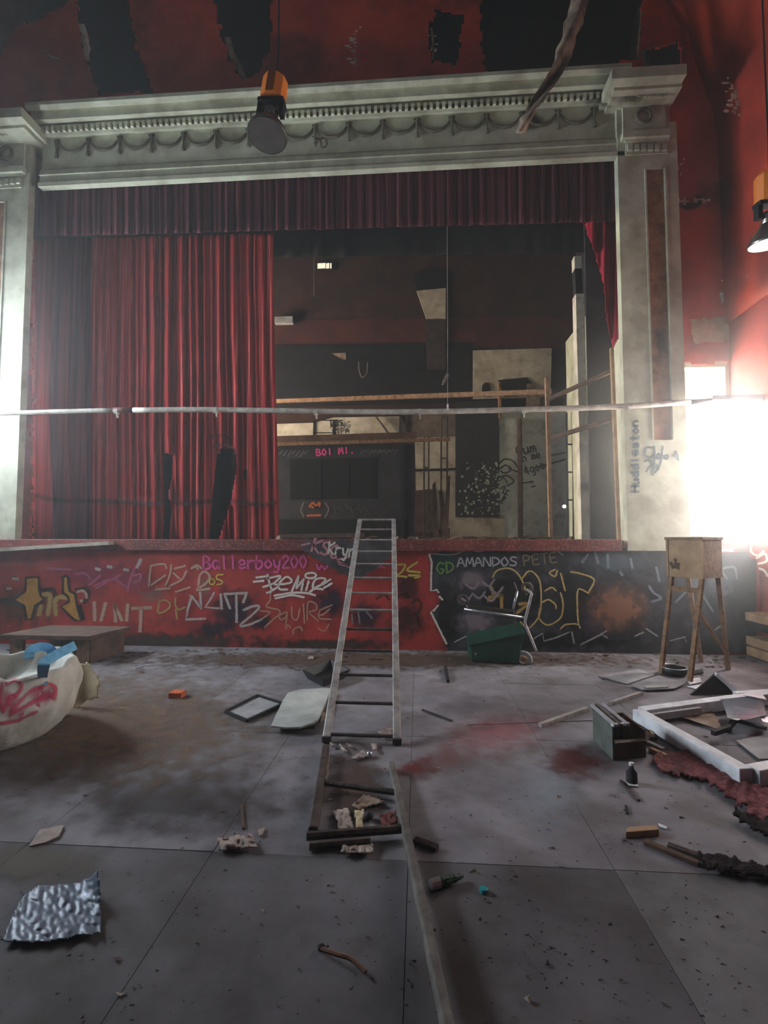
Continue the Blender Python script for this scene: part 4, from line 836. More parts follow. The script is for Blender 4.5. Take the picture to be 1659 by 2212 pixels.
strokes('graffiti', zs(*z4, [[(680, 320), (720, 260), (820, 238), (900, 280), (960, 380), (985, 470)], [(945, 330), (1010, 262), (1080, 310), (1110, 390), (1115, 560), (1090, 680), (1000, 775), (930, 720)], [(1150, 440), (1210, 412), (1250, 440)], [(1115, 550), (1180, 520), (1240, 560), (1250, 600)],
        [(1290, 460), (1312, 560), (1290, 680), (1180, 748), (1100, 690), (1105, 600)], [(1450, 740), (1440, 600), (1448, 430), (1540, 460)], [(1380, 270), (1480, 290), (1590, 340), (1545, 450)], [(1290, 780), (1340, 742), (1440, 740), (1465, 775)], [(1290, 285), (1330, 440)], [(1240, 250), (1190, 280), (1240, 310), (1260, 260)]]), 4, GOLD, ws, G(3.2))
fill('graffiti', zp(*z4, [(1330, 290), (1480, 300), (1575, 345), (1535, 440), (1455, 425), (1440, 740), (1310, 740), (1320, 440)]), M_CHARB, ws, G(2.6))
strokes('graffiti', zs(*z4, [[(660, 400), (700, 500), (640, 530)], [(650, 500), (760, 480)], [(760, 480), (760, 600)], [(920, 560), (990, 560), (900, 640)]]), 8, spray('mustard', (176, 144, 80), .9, .5), ws, G(2.8))
word('AMANDOS', (988, 1224), (1120, 1222), 19, 3.6, spray('grey_white_tag', (186, 190, 196), .9, .45), ws, G(3.3), gap=.15)
word('GD', (944, 1240), (986, 1236), 24, 4.5, spray('lime_tag', (120, 160, 84), .85, .5), ws, G(3.2))
word('PETE', (1132, 1222), (1208, 1214), 22, 4, spray('khaki_tag', (150, 134, 104), .8, .5), ws, G(3.2))
strokes('graffiti', [[(1286, 1196), (1292, 1216)], [(1312, 1198), (1314, 1226)], [(1362, 1208), (1366, 1226)], [(1270, 1198), (1258, 1214)], [(1418, 1226), (1424, 1254)], [(1402, 1266), (1412, 1280), (1428, 1292), (1408, 1300)], [(1340, 1236), (1344, 1242)], [(1460, 1300), (1500, 1270), (1540, 1320)], [(1570, 1250), (1560, 1230), (1586, 1226), (1592, 1250)]], 7, spray('pale_blue_tag', (146, 160, 174), .7, .6), ws, G(3))
strokes('graffiti', [[(1006+dx, 1262+dy), (1022+dx, 1272+dy), (1034+dx, 1258+dy)] for dx, dy in ((0, 0), (14, 20), (34, -6), (52, 10), (-14, 26), (40, 26))], 6, spray('mauve_tag', (158, 144, 154), .8, .6), ws, G(3))
# loops sprayed on the side wall
def rw(x, y): return PXX(x, y, XR-.006)
strokes('graffiti', [[(1652, 1168), (1628, 1172), (1622, 1190), (1636, 1200), (1650, 1190)], [(1634, 1206), (1652, 1196), (1656, 1212), (1638, 1218)], [(1630, 1226), (1650, 1232), (1658, 1244)]], 5, WHT, wall_right, rw)
# floor stains
FZ = on_z(.004)
blot('paint_stain', 1070, 1585, 190, 66, rad('red_spray_floor', (158, 88, 94), .55, 1.1), floor, FZ, -.15); blot('paint_stain', 960, 1640, 150, 56, rad('red_brown_floor', (120, 74, 70), .5, 1.1), floor, on_z(.0046), -.2); blot('paint_stain', 1240, 1645, 100, 56, rad('dark_red_floor', (96, 44, 42), .8, .9), floor, on_z(.005), .1)
blot('paint_stain', 900, 1660, 70, 36, rad('dark_red_floor', (92, 36, 36)), floor, on_z(.005)); blot('paint_stain', 1190, 1720, 120, 110, rad('pale_patch_floor', (150, 156, 166), .5, .9), floor, FZ, .3)  # second blot: pale bluish patch right of centre
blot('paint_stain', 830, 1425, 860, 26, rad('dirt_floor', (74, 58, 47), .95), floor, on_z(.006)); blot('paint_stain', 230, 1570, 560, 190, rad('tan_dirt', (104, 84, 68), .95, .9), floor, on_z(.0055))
blot('paint_stain', 360, 1730, 400, 125, rad('dark_patch_floor', (66, 58, 58), .8, 1.0), floor, on_z(.0045)); blot('paint_stain', 770, 1700, 90, 110, rad('brown_wet_floor', (74, 56, 48), .8), floor, on_z(.0052)); blot('paint_stain', 80, 1860, 190, 60, rad('tan_floor', (96, 84, 70), .5), floor, FZ)  # first blot: broad dark patch across the left floor
# ================================================================== LADDERS
LZ = []
fl, fr = PZ(706, 1603, .0), PZ(858, 1608, .0)
tl, tr = PY(773, 1160, -.085), PY(851, 1160, -.085)
tl = fl+(tl-fl)*1.14; tr = fr+(tr-fr)*1.14
lad = thing('ladder', 'tall weathered aluminium ladder leaning against the stage edge', 'ladder', (fl+fr)/2)
nrm = (tr-tl).cross(fl-tl).normalized()
if nrm.z < 0: nrm = -nrm
off = nrm*.035
for a, b in ((fl, tl), (fr, tr)):
    bevel(add('rail', beam(a+off, b+off, .055, .04, nrm), M_ALU, lad), .008)
NR = 13
for k in range(NR):
    t = (k+.12)/(NR-.88)
    a, b = fl.lerp(tl, t)+off, fr.lerp(tr, t)+off
    add('rung', tube([a, b], .012 if k < NR-1 else .016, 8), M_RUST if k < 5 else M_ALU, lad)
for a in (fl, fr): add('foot', beam(a+Vector((0, -.005, .002)), a+off+Vector((0, .02, .01)), .06, .045), M_RUST, lad)
# second, broken ladder lying on the floor towards the camera
a0, a1 = PZ(846, 1652, .035), PZ(984, 2300, .06)
bl = thing('broken_ladder', 'broken dark ladder section lying on the floor with one long rail', 'ladder', a0-Vector((0, 0, .035)))
bevel(add('long_rail', beam(a0, a1, .036, .05), mat('dull_grey_rail', (108, 102, 98), (70, 64, 60), .6, 12, .2), bl), .008)
b0, b1 = PZ(704, 1618, .03), PZ(676, 1800, .03)
bevel(add('short_rail', beam(b0, b1, .045, .06), M_RUST, bl), .008)
add('rung', tube([PZ(698, 1690, .04), PZ(856, 1712, .04)], .016, 8), M_RUST, bl); add('rung', tube([PZ(662, 1806, .035), PZ(872, 1790, .035)], .02, 8), M_RUST, bl)
add('rung', tube([PZ(668, 1828, .02), PZ(800, 1816, .02)], .018, 8), M_RUST, bl)
# ================================================================== EASEL-LIKE BOX ON LEGS
FL, FR, BR, BL = PZ(1428, 1456), PZ(1490, 1474), PZ(1573, 1446), PZ(1514, 1430)
bz0, bz1 = 1.0, 1.44
A0 = PY(1441, 1245, FL.y+.05); e1 = Vector((.55, -.83, 0))*.36; e2 = Vector((.83, .55, 0))*.36
bz0 = A0.z; bz1 = PY(1441, 1156, FL.y+.05).z
st = thing('box_stand', 'wooden box on four thin splayed legs in front of the painted stage', 'stand', (FL+FR+BL+BR)/4)
def ob(o_, u, v, z0, z1): return [o_+Vector((0, 0, z0-o_.z)), o_+u+Vector((0, 0, z0-o_.z)), o_+u+v+Vector((0, 0, z0-o_.z)), o_+v+Vector((0, 0, z0-o_.z)), o_+Vector((0, 0, z1-o_.z)), o_+u+Vector((0, 0, z1-o_.z)), o_+u+v+Vector((0, 0, z1-o_.z)), o_+v+Vector((0, 0, z1-o_.z))], BF
n1 = e1.normalized(); n2 = e2.normalized()
front = bevel(add('front_panel', ob(A0, e1, n2*.02, bz0, bz1-.05), M_WOODP, st), .003)
add('side_panel', ob(A0+e1-n1*.02+n2*.02, n1*.02, e2-n2*.02, bz0, bz1-.05), M_WOOD, st); add('side_panel', ob(A0+n2*.02, n1*.02, e2-n2*.02, bz0, bz1-.05), M_WOOD, st)
add('back_panel', ob(A0+e2-n2*.02+n1*.02, e1-n1*.04, n2*.02, bz0, bz1-.05), M_WOOD, st)
bevel(add('top_panel', ob(A0-n1*.012-n2*.012, e1+n1*.024, e2+n2*.024, bz1-.05, bz1-.02), M_WOOD, st), .003); add('base_panel', ob(A0+n1*.02+n2*.02, e1-n1*.04, e2-n2*.04, bz0, bz0+.02), M_WOOD, st)
for q in ((.0, .06), (.94, 1.0)): add('frame_strip', ob(A0+e1*q[0]-n2*.008, e1*(q[1]-q[0]), n2*.008, bz0, bz1-.05), M_WOODP, front)
def fp(x, y): return PY(x, y, A0.y-.012)
strokes('scorch_mark', [[(1449, 1216), (1454, 1226)], [(1458, 1208), (1460, 1226)], [(1466, 1218), (1466, 1228)]], 8, spray('scorch_brown', (70, 48, 36), .8, .6, 40), front, lambda x, y: on_plane(x, y, A0, -n2))
tops = [A0+n1*.03+n2*.03, A0+e1-n1*.03+n2*.03, A0+e1+e2-n1*.03-n2*.03, A0+e2+n1*.03-n2*.03]
for f_, t_ in zip((FL, FR, BR, BL), tops):
    bevel(add('leg', beam(f_+Vector((0, 0, .004)), t_+Vector((0, 0, .0)), .045, .03), M_WOOD, st), .003)
add('brace', beam(tops[1].lerp(FR, .32), tops[2].lerp(BR, .82), .03, .02), M_WOOD, st); add('brace', beam(tops[0].lerp(FL, .12), tops[1].lerp(FR, .12), .03, .05), M_WOOD, st)
# ================================================================== GREEN TROLLEY
z6 = (980, 1250, 7.54)
gt = thing('trolley', 'overturned green trolley with a bent grey tube handle below the graffiti', 'trolley', PZ(1075, 1434))
gb = PZ(1020, 1432); ge = PZ(1120, 1437)-gb; gw = Vector((-.02, .34, 0)); 
def gx(u, v, z): return gb+ge*u+gw*v+Vector((0, 0, z))
V = [gx(-.02, 0, .01), gx(1.0, 0, .0), gx(1.05, 1, .0), gx(.0, 1, .01), gx(-.05, .02, .19), gx(1.12, -.03, .34), gx(1.18, .95, .40), gx(.0, .9, .24)]
gbody = bevel(add('tub', (V, BF), M_GREEN, gt), .02, 3)
V2 = [gx(-.08, -.02, .18), gx(1.15, -.07, .33), gx(1.21, .99, .39), gx(-.03, .94, .23), gx(-.08, -.02, .21), gx(1.15, -.07, .36), gx(1.21, .99, .42), gx(-.03, .94, .26)]
bevel(add('tub_rim', (V2, BF), M_GREEN, gbody), .01)
yg = gb.y
def gp(x, y, dy=0.0): return PY(980+x/7.54, 1250+y/7.54, yg+dy)
add('tray_edge', tube([gp(170, 495, .0), gp(1180, 640, -.05)], .014, 8), M_STEEL, gt, smooth=True)
add('tray_slat', beam(gp(250, 460, .06), gp(950, 525, .03), .02, .03), M_RUST, gt)
add('handle_tube', tube(smoothpath([gp(1270, 240, -.06), gp(1225, 430, -.06), gp(1170, 650, -.06), gp(1165, 740, -.06), gp(1210, 850, -.07), gp(1350, 1185, -.12)], 5), .015, 8), M_ALU, gt, smooth=True)
add('side_tube', tube([gp(1035, 205, .1), gp(970, 490, .08)], .014, 8), M_STEEL, gt, smooth=True)
add('back_tube', tube([gp(980, 60, .1), gp(1035, 205, .1)], .01, 8), M_RUST, gt); add('link_tube', tube([gp(970, 490, .08), gp(1000, 790, .1)], .012, 8), M_RUST, gt)
add('hinge_tube', tube([gp(1190, 170, -.03), gp(1270, 240, -.06)], .014, 8), M_ALU, gt)
for x, y in ((1195, 150), (155, 350)): add('castor', torus(gp(x, y, -.03), .05, .016, (.2, 1, .1), 18, 8), M_RUST, gt, smooth=True)
add('castor_stem', tube([gp(170, 400, -.02), gp(230, 490, .0)], .012, 8), M_RUST, gt); 
wc = gp(1140, 1370, -.02); wc.z = max(wc.z, .06)
whl = add('wheel', torus(wc, .075, .022, (.3, .9, .25), 20, 8), M_GREYB, gt, smooth=True)
add('wheel_hub', lathe([(0, -.015), (.03, -.015), (.03, .015), (0, .015)], wc, (.3, .9, .25), 12), M_WOODP, whl)
add('bolt', lathe([(0, 0), (.012, 0), (.012, .008), (0, .01)], gp(355, 1225, -.03), (0, -1, 0), 8), M_STEEL, gbody)
# ================================================================== LOW BENCH, SACK, CARD
fr_ = PZ(194, 1433); br_ = PZ(268, 1409); hz = .31
bn = thing('low_bench', 'low brown wooden platform bench against the painted stage front', 'bench', fr_)
sd = (br_-fr_); lw = Vector((-1.0, .02, 0))
tp = [fr_+Vector((.02, -.05, hz-.05)), br_+Vector((.07, .02, hz-.05)), br_+lw+Vector((-.0, .02, hz-.05)), fr_+lw+Vector((-.05, -.05, hz-.05))]
bevel(add('bench_top', slab(tp, .05, (0, 0, 1)), M_WOODD, bn), .008)
add('end_panel', slab([fr_+sd*.02, br_, br_+Vector((0, 0, hz-.05)), fr_+sd*.02+Vector((0, 0, hz-.05))], .03, (-1, 0, 0)), M_WOODD, bn)
for q in (Vector((-.09, .03, 0)), lw+Vector((.1, .03, 0))): add('leg', beam(fr_+q, fr_+q+Vector((0, 0, hz-.05)), .15, .05, (0, 1, 0)), M_WOOD, bn)
add('back_panel', box(br_.x-.95, br_.x-.03, br_.y-.03, br_.y-.01, 0, hz-.05), M_WOODD, bn)
# sack
cl = PZ(829, 1587); lat = -2.80; dep = 3.5
ctr = CAM+Vector((FWD.x, FWD.y, 0)).normalized()*dep+RGT*lat; ctr.z = 0
V, F = [], []; NS = 96
profs = smoothpath([Vector(p) for p in [(0.001, .005), (.34, .0), (.44, .04), (.51, .12), (.55, .22), (.555, .32), (.545, .42), (.53, .48), (.50, .50), (.47, .47), (.44, .40), (.38, .34), (.2, .31), (0.001, .30)]], 3)
for q in profs:
    r_, h = q.x, max(0, q.y)
    for k in range(NS):
        t = 2*math.pi*k/NS; e = Vector((math.cos(t), math.sin(t), 0)); wob = 1+.06*noise.noise((e.x*1.5, e.y*1.5, h*5))*(1 if h > .02 else .3)
        cr_ = (abs(noise.noise((e.x*5+h*3, e.y*5, h*6)))+.6*abs(noise.noise((e.x*9, e.y*9+h*4, h*5))))*.035*(1 if h > .04 else .2)
        V.append(ctr+e*(r_*wob*1.02-cr_)+Vector((0, 0, h*(1+.16*noise.noise((e.x*1.6, e.y*1.6, 3))+.05*noise.noise((e.x*5, e.y*5, 8))))))
for i in range(len(profs)-1):
    for k in range(NS): F.append((i*NS+k, i*NS+(k+1) % NS, (i+1)*NS+(k+1) % NS, (i+1)*NS+k))
sk = thing('bulk_sack', 'large dirty white bulk sack with red print and blue straps', 'sack', ctr)
add('sack_body', (V, F), M_SACK, sk, smooth=True)
bv = BVHTree.FromPolygons([tuple(p) for p in V], F)
def sackp(x, y):
    d = ray(x, y); h = bv.ray_cast(CAM, d)
    return h[0]-d*.006 if h[0] is not None else CAM+d*3.2
REDP = spray('red_print', (184, 60, 92), .8, .8, 18)
z7 = (0, 1350, 2.765)
strokes('red_print', zs(*z7, [[(40, 350), (90, 330), (130, 360), (100, 420), (50, 440), (20, 520)], [(10, 350), (5, 450), (20, 520)], [(60, 520), (180, 400), (250, 370)], [(60, 540), (200, 460), (330, 410)], [(120, 540), (230, 480)], [(240, 380), (290, 350), (330, 380), (320, 440)], [(0, 590), (100, 570), (220, 520)]]), 12, REDP, sk, sackp)
blot('red_print', 20, 1520, 30, 40, spray('red_print_soft', (170, 44, 80), .7, .7, 14, True), sk, sackp); blot('red_print', 92, 1502, 40, 30, spray('red_print_soft', (170, 44, 80), .7, .7, 14, True), sk, sackp)
def strap(pts, wd):
    L = smoothpath(pts, 5); V, F = [], []
    for i, p in enumerate(L):
        d = (L[min(i+1, len(L)-1)]-L[max(i-1, 0)]).normalized(); s_ = d.cross((CAM-p).normalized()).normalized()*wd/2
        V += [p-s_, p+s_]
    for i in range(len(L)-1): F.append((2*i, 2*i+1, 2*i+3, 2*i+2))
    return V, F
dS = lambda x, y, q: CAM+ray(x, y)*q
solid(add('blue_strap', strap([sackp(92, 1480), sackp(92, 1462), dS(94, 1440, 3.30), dS(100, 1428, 3.36), dS(130, 1410, 3.5), dS(163, 1394, 3.62)], .055), M_BLUE, sk), .004)
solid(add('blue_strap', strap([dS(62, 1422, 3.5), dS(66, 1406, 3.56), dS(86, 1397, 3.6), dS(108, 1402, 3.62), dS(120, 1424, 3.6)], .05), M_BLUE, sk), .004)
cpl = [(160, 1531), (156, 1470), (160, 1442), (190, 1430), (216, 1472), (211, 1506), (186, 1514), (166, 1531)]
cb = PZ(165, 1531)
solid(add('beige_sheet', patch(cpl, 4, lambda x, y: PY(x, y, cb.y+(1531-y)*.0012+.03*math.sin((x-160)*.06)), 2), M_CARD, label='bent beige cardboard sheet propped beside the white sack', cat='cardboard', smooth=True), .006)
# ================================================================== LOOSE THINGS ON THE FLOOR
def flat(name, poly, t, m, label, cat, z=.004, rag=0, group=None, bv_=.002):
    o = add(name, slab([PZ(x, y, z) for x, y in poly], t, (0, 0, 1)), m, label=label, cat=cat, group=group); return bevel(o, bv_)
def fbar(name, a, b, wd, ht, m, label, cat, z=.0, group=None, z2=None):
    return bevel(add(name, beam(PZ(*a, z+ht/2), PZ(*b, (z2 if z2 is not None else z)+ht/2), wd, ht), m, label=label, cat=cat, group=group), .002)
bk = PZ(377, 1510)
bevel(add('brick', box(bk.x-.058, bk.x+.058, bk.y, bk.y+.1, 0, .05), M_BRICK, label='orange brick lying alone on the bare floor', cat='brick', loc=(bk.x, bk.y, 0)), .006)
# black tray
tc = [PZ(664, 1466), PZ(712, 1446), PZ(744, 1466), PZ(698, 1484)]; cen = sum(tc, Vector())/4
up = [c+(c-cen)*.28+Vector((0, 0, .09)) for c in tc]; ti = [cen+(c-cen)*.94+Vector((0, 0, .012)) for c in tc]; ui = [cen.lerp(Vector((c.x, c.y, 0)), .95)+Vector((0, 0, .09)) for c in up]
V = tc+up+ui+ti; F = [(3, 2, 1, 0)]+[(i, (i+1) % 4, 4+(i+1) % 4, 4+i) for i in range(4)]+[(4+i, 4+(i+1) % 4, 8+(i+1) % 4, 8+i) for i in range(4)]+[(8+i, 8+(i+1) % 4, 12+(i+1) % 4, 12+i) for i in range(4)]+[(12, 13, 14, 15)]
add('black_tray', (V, F), M_BLKP, label='black plastic tray lying open behind the ladder rail', cat='tray')
wb = thing('rounded_board', 'pale grey board with rounded corners lying beside the ladder', 'panel', PZ(650, 1545))
bp_ = [(585, 1572), (596, 1548), (612, 1514), (622, 1500), (648, 1493), (700, 1490), (715, 1491), (700, 1530), (688, 1558), (676, 1566), (648, 1575), (620, 1576)]
bevel(add('board', slab([PZ(x, y, .035) for x, y in bp_], .016, (0, 0, 1)), M_BOARD, wb), .004)
add('batten', beam(PZ(606, 1570, .017), PZ(680, 1568, .017), .03, .033), M_WOODD, wb); add('batten', beam(PZ(630, 1512, .017), PZ(700, 1508, .017), .03, .033), M_WOODD, wb)
# dark picture frame
fc = [PZ(487, 1541), PZ(556, 1506), PZ(612, 1524), PZ(533, 1561)]
pf = thing('picture_frame', 'thin dark picture frame lying flat left of the pale board', 'frame', sum(fc, Vector())/4)
for i in range(4): add('frame_side', beam(fc[i]+Vector((0, 0, .013)), fc[(i+1) % 4]+Vector((0, 0, .013)), .022, .022), M_CHARB, pf)
add('backing', slab([c+Vector((0, 0, .004)) for c in fc], .006, (0, 0, 1)), M_GREYB, pf)
# metal heater box with slatted top
A, Bq, Cq = PZ(1324, 1643), PZ(1396, 1636), PZ(1281, 1598); u = (Bq-A); v = (Cq-A); h = .215
M_BOXG = mat('grey_green_metal', (92, 98, 92), (60, 64, 60), .6, 7, .2, metal=.2)
hb = thing('metal_box', 'battered grey metal box with a slatted open top on the floor', 'box', A)
un, vn = u.normalized(), v.normalized()
bevel(add('side_panel', ob(A, un*.012, v, 0, h), M_BOXG, hb), .003); add('side_panel', ob(A+u-un*.012, un*.012, v, 0, h*.8), M_WOODD, hb)
add('front_panel', ob(A+un*.012, u-un*.024, vn*.012, 0, h*.55), M_WOODD, hb); add('front_ledge', ob(A+un*.012-vn*.03, u-un*.024, vn*.03, h*.5, h*.55), M_RUST, hb)
add('back_panel', ob(A+v-vn*.012+un*.012, u-un*.024, vn*.012, 0, h*.8), M_WOODD, hb); add('base_panel', ob(A+un*.012+vn*.012, u-un*.024, v-vn*.024, 0, .012), M_RUST, hb)
for q in (0.0, .16, .36): add('slat', beam(A+u*q+un*.012-vn*.03+Vector((0, 0, h+.008)), A+u*q+un*.012+v*1.12+Vector((0, 0, h+.008)), .02, .016), M_GREYB if q != .16 else M_RUST, hb)
add('slat', beam(A+Vector((0, 0, h+.004)), A+u*.5+Vector((0, 0, h+.004)), .02, .016), M_WHITEP, hb)
for i, (p, q, wd_, m_) in enumerate([((1400, 1560), (1410, 1590), .02, M_WOODP), ((1360, 1560), (1412, 1596), .05, M_WOODD), ((1398, 1604), (1434, 1620), .03, M_GREYB), ((1404, 1618), (1440, 1634), .03, M_WOODP)]):
    fbar('splinter', p, q, wd_, .025, m_, ['pale splinter upright between the metal box and white window frame', 'dark splinter across the back of the metal box', 'grey splinter beside the slatted metal box', 'pale splinter at the right foot of the metal box'][i], 'splinter', group='splinters by the metal box')
# sticks
SK = [((1166, 1567), (1268, 1531), .035, .03, M_ALU, 'long grey stick pointing at the back of the metal box'), ((1318, 1520), (1386, 1497), .03, .03, M_ALU, 'short grey stick beyond the metal box'),
      ((912, 1533), (976, 1557), .018, .012, M_RUST, 'thin dark stick on the grey floor right of the ladder'), ((1341, 1686), (1380, 1729), .015, .012, M_RUST, 'thin dark stick beside the small bottle'),
      ((1392, 1818), (1510, 1866), .03, .018, M_WOODD, 'long dark lath behind the pale wood block'), ((1442, 1826), (1528, 1856), .03, .02, M_RUST, 'upper dark lath beside the matted clump'),
      ((962, 1440), (968, 1472), .03, .03, M_CHARB, 'short black stub standing on the floor before the trolley'), ((522, 1738), (526, 1790), .014, .01, M_WOODD, 'thin brown stick above the torn pink card'),
      ((895, 1814), (945, 1832), .035, .02, M_RUST, 'dark offcut just right of the long rail'), ((1352, 1740), (1356, 1758), .012, .008, M_CHARB, 'tiny black sliver on the dusty floor'),
      ((1010, 1566), (1290, 1556), .006, .004, M_CHARB, 'thin black cord stretched along the floor joint')]
for a, b, wd_, ht_, m_, lab in SK: fbar('stick' if 'cord' not in lab else 'cord', a, b, wd_, ht_, m_, lab, 'stick' if 'cord' not in lab else 'cord')
# white window frame lying on the floor
wz = .10
A, Bq, Cq = PZ(1377, 1531, wz), PZ(1612, 1660, wz), PZ(1700, 1489, wz); D = Bq+(Cq-A)
wf = thing('window_sash', 'white wooden window sash lying flat with broken glass inside', 'window frame', Vector((A.x, A.y, 0)))
dn = Vector((0, 0, -.045)); wdt = .085
e_ab = (Bq-A).normalized(); e_ac = (Cq-A).normalized()
for p, q in ((A, Bq), (Cq, D)): bevel(add('stile', beam(p+dn, q+dn, wdt, .09), M_WHITEP, wf), .006)
for p, q in ((A+e_ac*.045, Cq-e_ac*.045), (Bq+e_ac*.045, D-e_ac*.045)): bevel(add('rail', beam(p+dn, q+dn, wdt, .09), M_WHITEP, wf), .006)
add('inner_bead', beam(A+e_ab*.07+e_ac*.05+dn, A+e_ab*.07+e_ac*.55+dn, .03, .05), M_GREYB, wf)
add('broken_bar', beam(PZ(1540, 1584, .05), PZ(1576, 1572, .06), .03, .03), M_CHARB, wf); add('broken_bar', beam(PZ(1572, 1573, .06), PZ(1590, 1552, .06), .03, .03), M_CHARB, wf); add('broken_bar', beam(PZ(1588, 1556, .06), PZ(1655, 1574, .06), .03, .02), M_CHARB, wf)
def shard(poly, z, m, tilt=0.0):
    y0 = min(p[1] for p in poly)
    return add('glass_shard', slab([PZ(x, y, z+(y-y0)*tilt*-1) for x, y in poly], .004, (0, 0, 1)), m, wf)
shard([(1556, 1512), (1622, 1504), (1650, 1518), (1655, 1546), (1610, 1556), (1572, 1552), (1566, 1532)], .12, M_GLASSP, .0004)
shard([(1576, 1544), (1600, 1554), (1594, 1557), (1574, 1552)], .10, M_STEEL); shard([(1640, 1548), (1700, 1556), (1690, 1566), (1648, 1560)], .09, M_STEEL); shard([(1606, 1502), (1646, 1500), (1656, 1512)], .13, M_STEEL)
shard([(1440, 1540), (1530, 1526), (1552, 1556), (1562, 1580), (1530, 1568)], .02, M_TORN); shard([(1590, 1600), (1700, 1580), (1700, 1640), (1640, 1640)], .015, M_GREYB)
# triangular panel corner sticking up behind the sash
tp_ = thing('frame_corner', 'dark triangular board with a white edge propped behind the sash', 'board', PZ(1540, 1501))
g0, g1, g2 = PZ(1492, 1502), PZ(1588, 1500), PZ(1546, 1482); ap_ = PY(1545, 1456, (g0.y+g1.y)/2+.06)
add('board', slab([g0, g1, ap_], .02, (0, 1, 0)), M_CHAR, tp_); add('white_edge', beam(ap_, g1+Vector((.02, 0, .02)), .05, .03), M_WHITEP, tp_)
add('white_edge', beam(PZ(1588, 1499, .03), PZ(1720, 1490, .03), .05, .03), M_WHITEP, tp_)
# flat grey panels
PN = [([(1292, 1462), (1380, 1447), (1414, 1459), (1356, 1479)], 'thin grey board lying farthest left of the box stand feet'), ([(1363, 1481), (1423, 1461), (1481, 1478), (1457, 1489), (1388, 1492)], 'thin grey board overlapping by the black pan'),
      ([(1392, 1483), (1440, 1479), (1444, 1486), (1396, 1488)], 'narrow dark edged offcut lying on the grey board')]
for i, (p, lab) in enumerate(PN): flat('grey_panel', p, .01, M_GREYB if i < 2 else M_BOARD, lab, 'panel', z=.004+.011*i, group='flat panels by the box stand')
pc = PZ(1456, 1457)
pn = thing('black_pan', 'round black pan sitting between the legs of the box stand', 'pan', pc)
bwl = add('bowl', lathe([(0, .0), (.10, .0), (.118, .03), (.12, .075), (.112, .075), (.108, .03), (.095, .012), (0, .012)], pc, n=28), M_BLKP, pn, smooth=True); add('rim', torus(pc+Vector((0, 0, .075)), .117, .006, (0, 0, 1), 28, 6), M_STEEL, bwl, smooth=True)
for i, (p, lab) in enumerate([([(1484, 1470), (1512, 1464), (1516, 1474), (1490, 1480)], 'white chip just behind the front leg of the box stand'), ([(1494, 1450), (1518, 1446), (1520, 1454), (1500, 1458)], 'black and white scrap behind the box stand leg'), ([(1484, 1484), (1514, 1480), (1506, 1490)], 'triangular white chip near the propped triangle')]):
    flat('white_scrap', p, .008, [M_WHITEP, M_CHARB, M_WHITEP][i], lab, 'scrap')
# red carpet remnants
def rug(poly, h_, label, seed, m=M_CARPET):
    def f(x, y):
        p = PZ(x, y, 0); p.z = .006+h_*(.3+.6*abs(noise.noise((x*.05+seed, y*.07, 1)))+.15*abs(noise.noise((x*.17, y*.2, seed)))); return p
    o = add('carpet_remnant', patch(poly, 5, f, 9), m, label=label, cat='carpet', smooth=True); s = o.modifiers.new('solidify', 'SOLIDIFY'); s.thickness = .012; s.offset = -1; return o
rug([(1410, 1640), (1440, 1628), (1500, 1640), (1580, 1680), (1700, 1730), (1700, 1800), (1650, 1790), (1600, 1745), (1545, 1712), (1510, 1686), (1450, 1680), (1420, 1672)], .05, 'matted dark red carpet strip running along the white window sash', 3)
rug([(1578, 1758), (1620, 1772), (1700, 1798), (1700, 1838), (1640, 1806), (1590, 1778)], .06, 'dark clump of torn carpet beyond the end of the red strip', 8, mat('dark_matted_carpet', (52, 38, 40), (34, 24, 26), 1, 22, 1.0))
rug([(1508, 1858), (1560, 1862), (1640, 1880), (1700, 1886), (1700, 1912), (1620, 1904), (1530, 1886)], .05, 'blackened carpet scrap at the end of the dark laths', 11, MATS['dark_matted_carpet'])
bevel(add('wood_block', slab([PZ(1352, 1812, .0), PZ(1424, 1806, 0), PZ(1420, 1795, 0), PZ(1356, 1800, 0)], .03, (0, 0, 1)), M_WOODP, label='pale wood block lying at the end of the dark laths', cat='block'), .003)
bt_ = PZ(1365, 1692)
bo_ = thing('bottle', 'small dark bottle with a white label near the metal box', 'bottle', bt_)
add('body', lathe([(0, 0), (.028, 0), (.03, .01), (.03, .06), (.012, .085), (.012, .1), (0, .1)], bt_+Vector((0, 0, .0)), n=14), M_CHAR, bo_, smooth=True); bbd = bpy.data.objects[bo_.children[0].name] if bo_.children else bo_; add('cap', lathe([(0, .1), (.014, .1), (.014, .115), (0, .115)], bt_, n=12), M_WHITEP, bbd)
flat('white_scrap', [(1352, 1690), (1376, 1694), (1380, 1700), (1358, 1698)], .004, M_WHITEP, 'white scrap at the foot of the small dark bottle', 'scrap')
flat('white_scrap', [(1421, 1780), (1442, 1788), (1440, 1792), (1424, 1786)], .006, M_WHITEP, 'narrow bright white sliver beside the pale wood block', 'scrap')
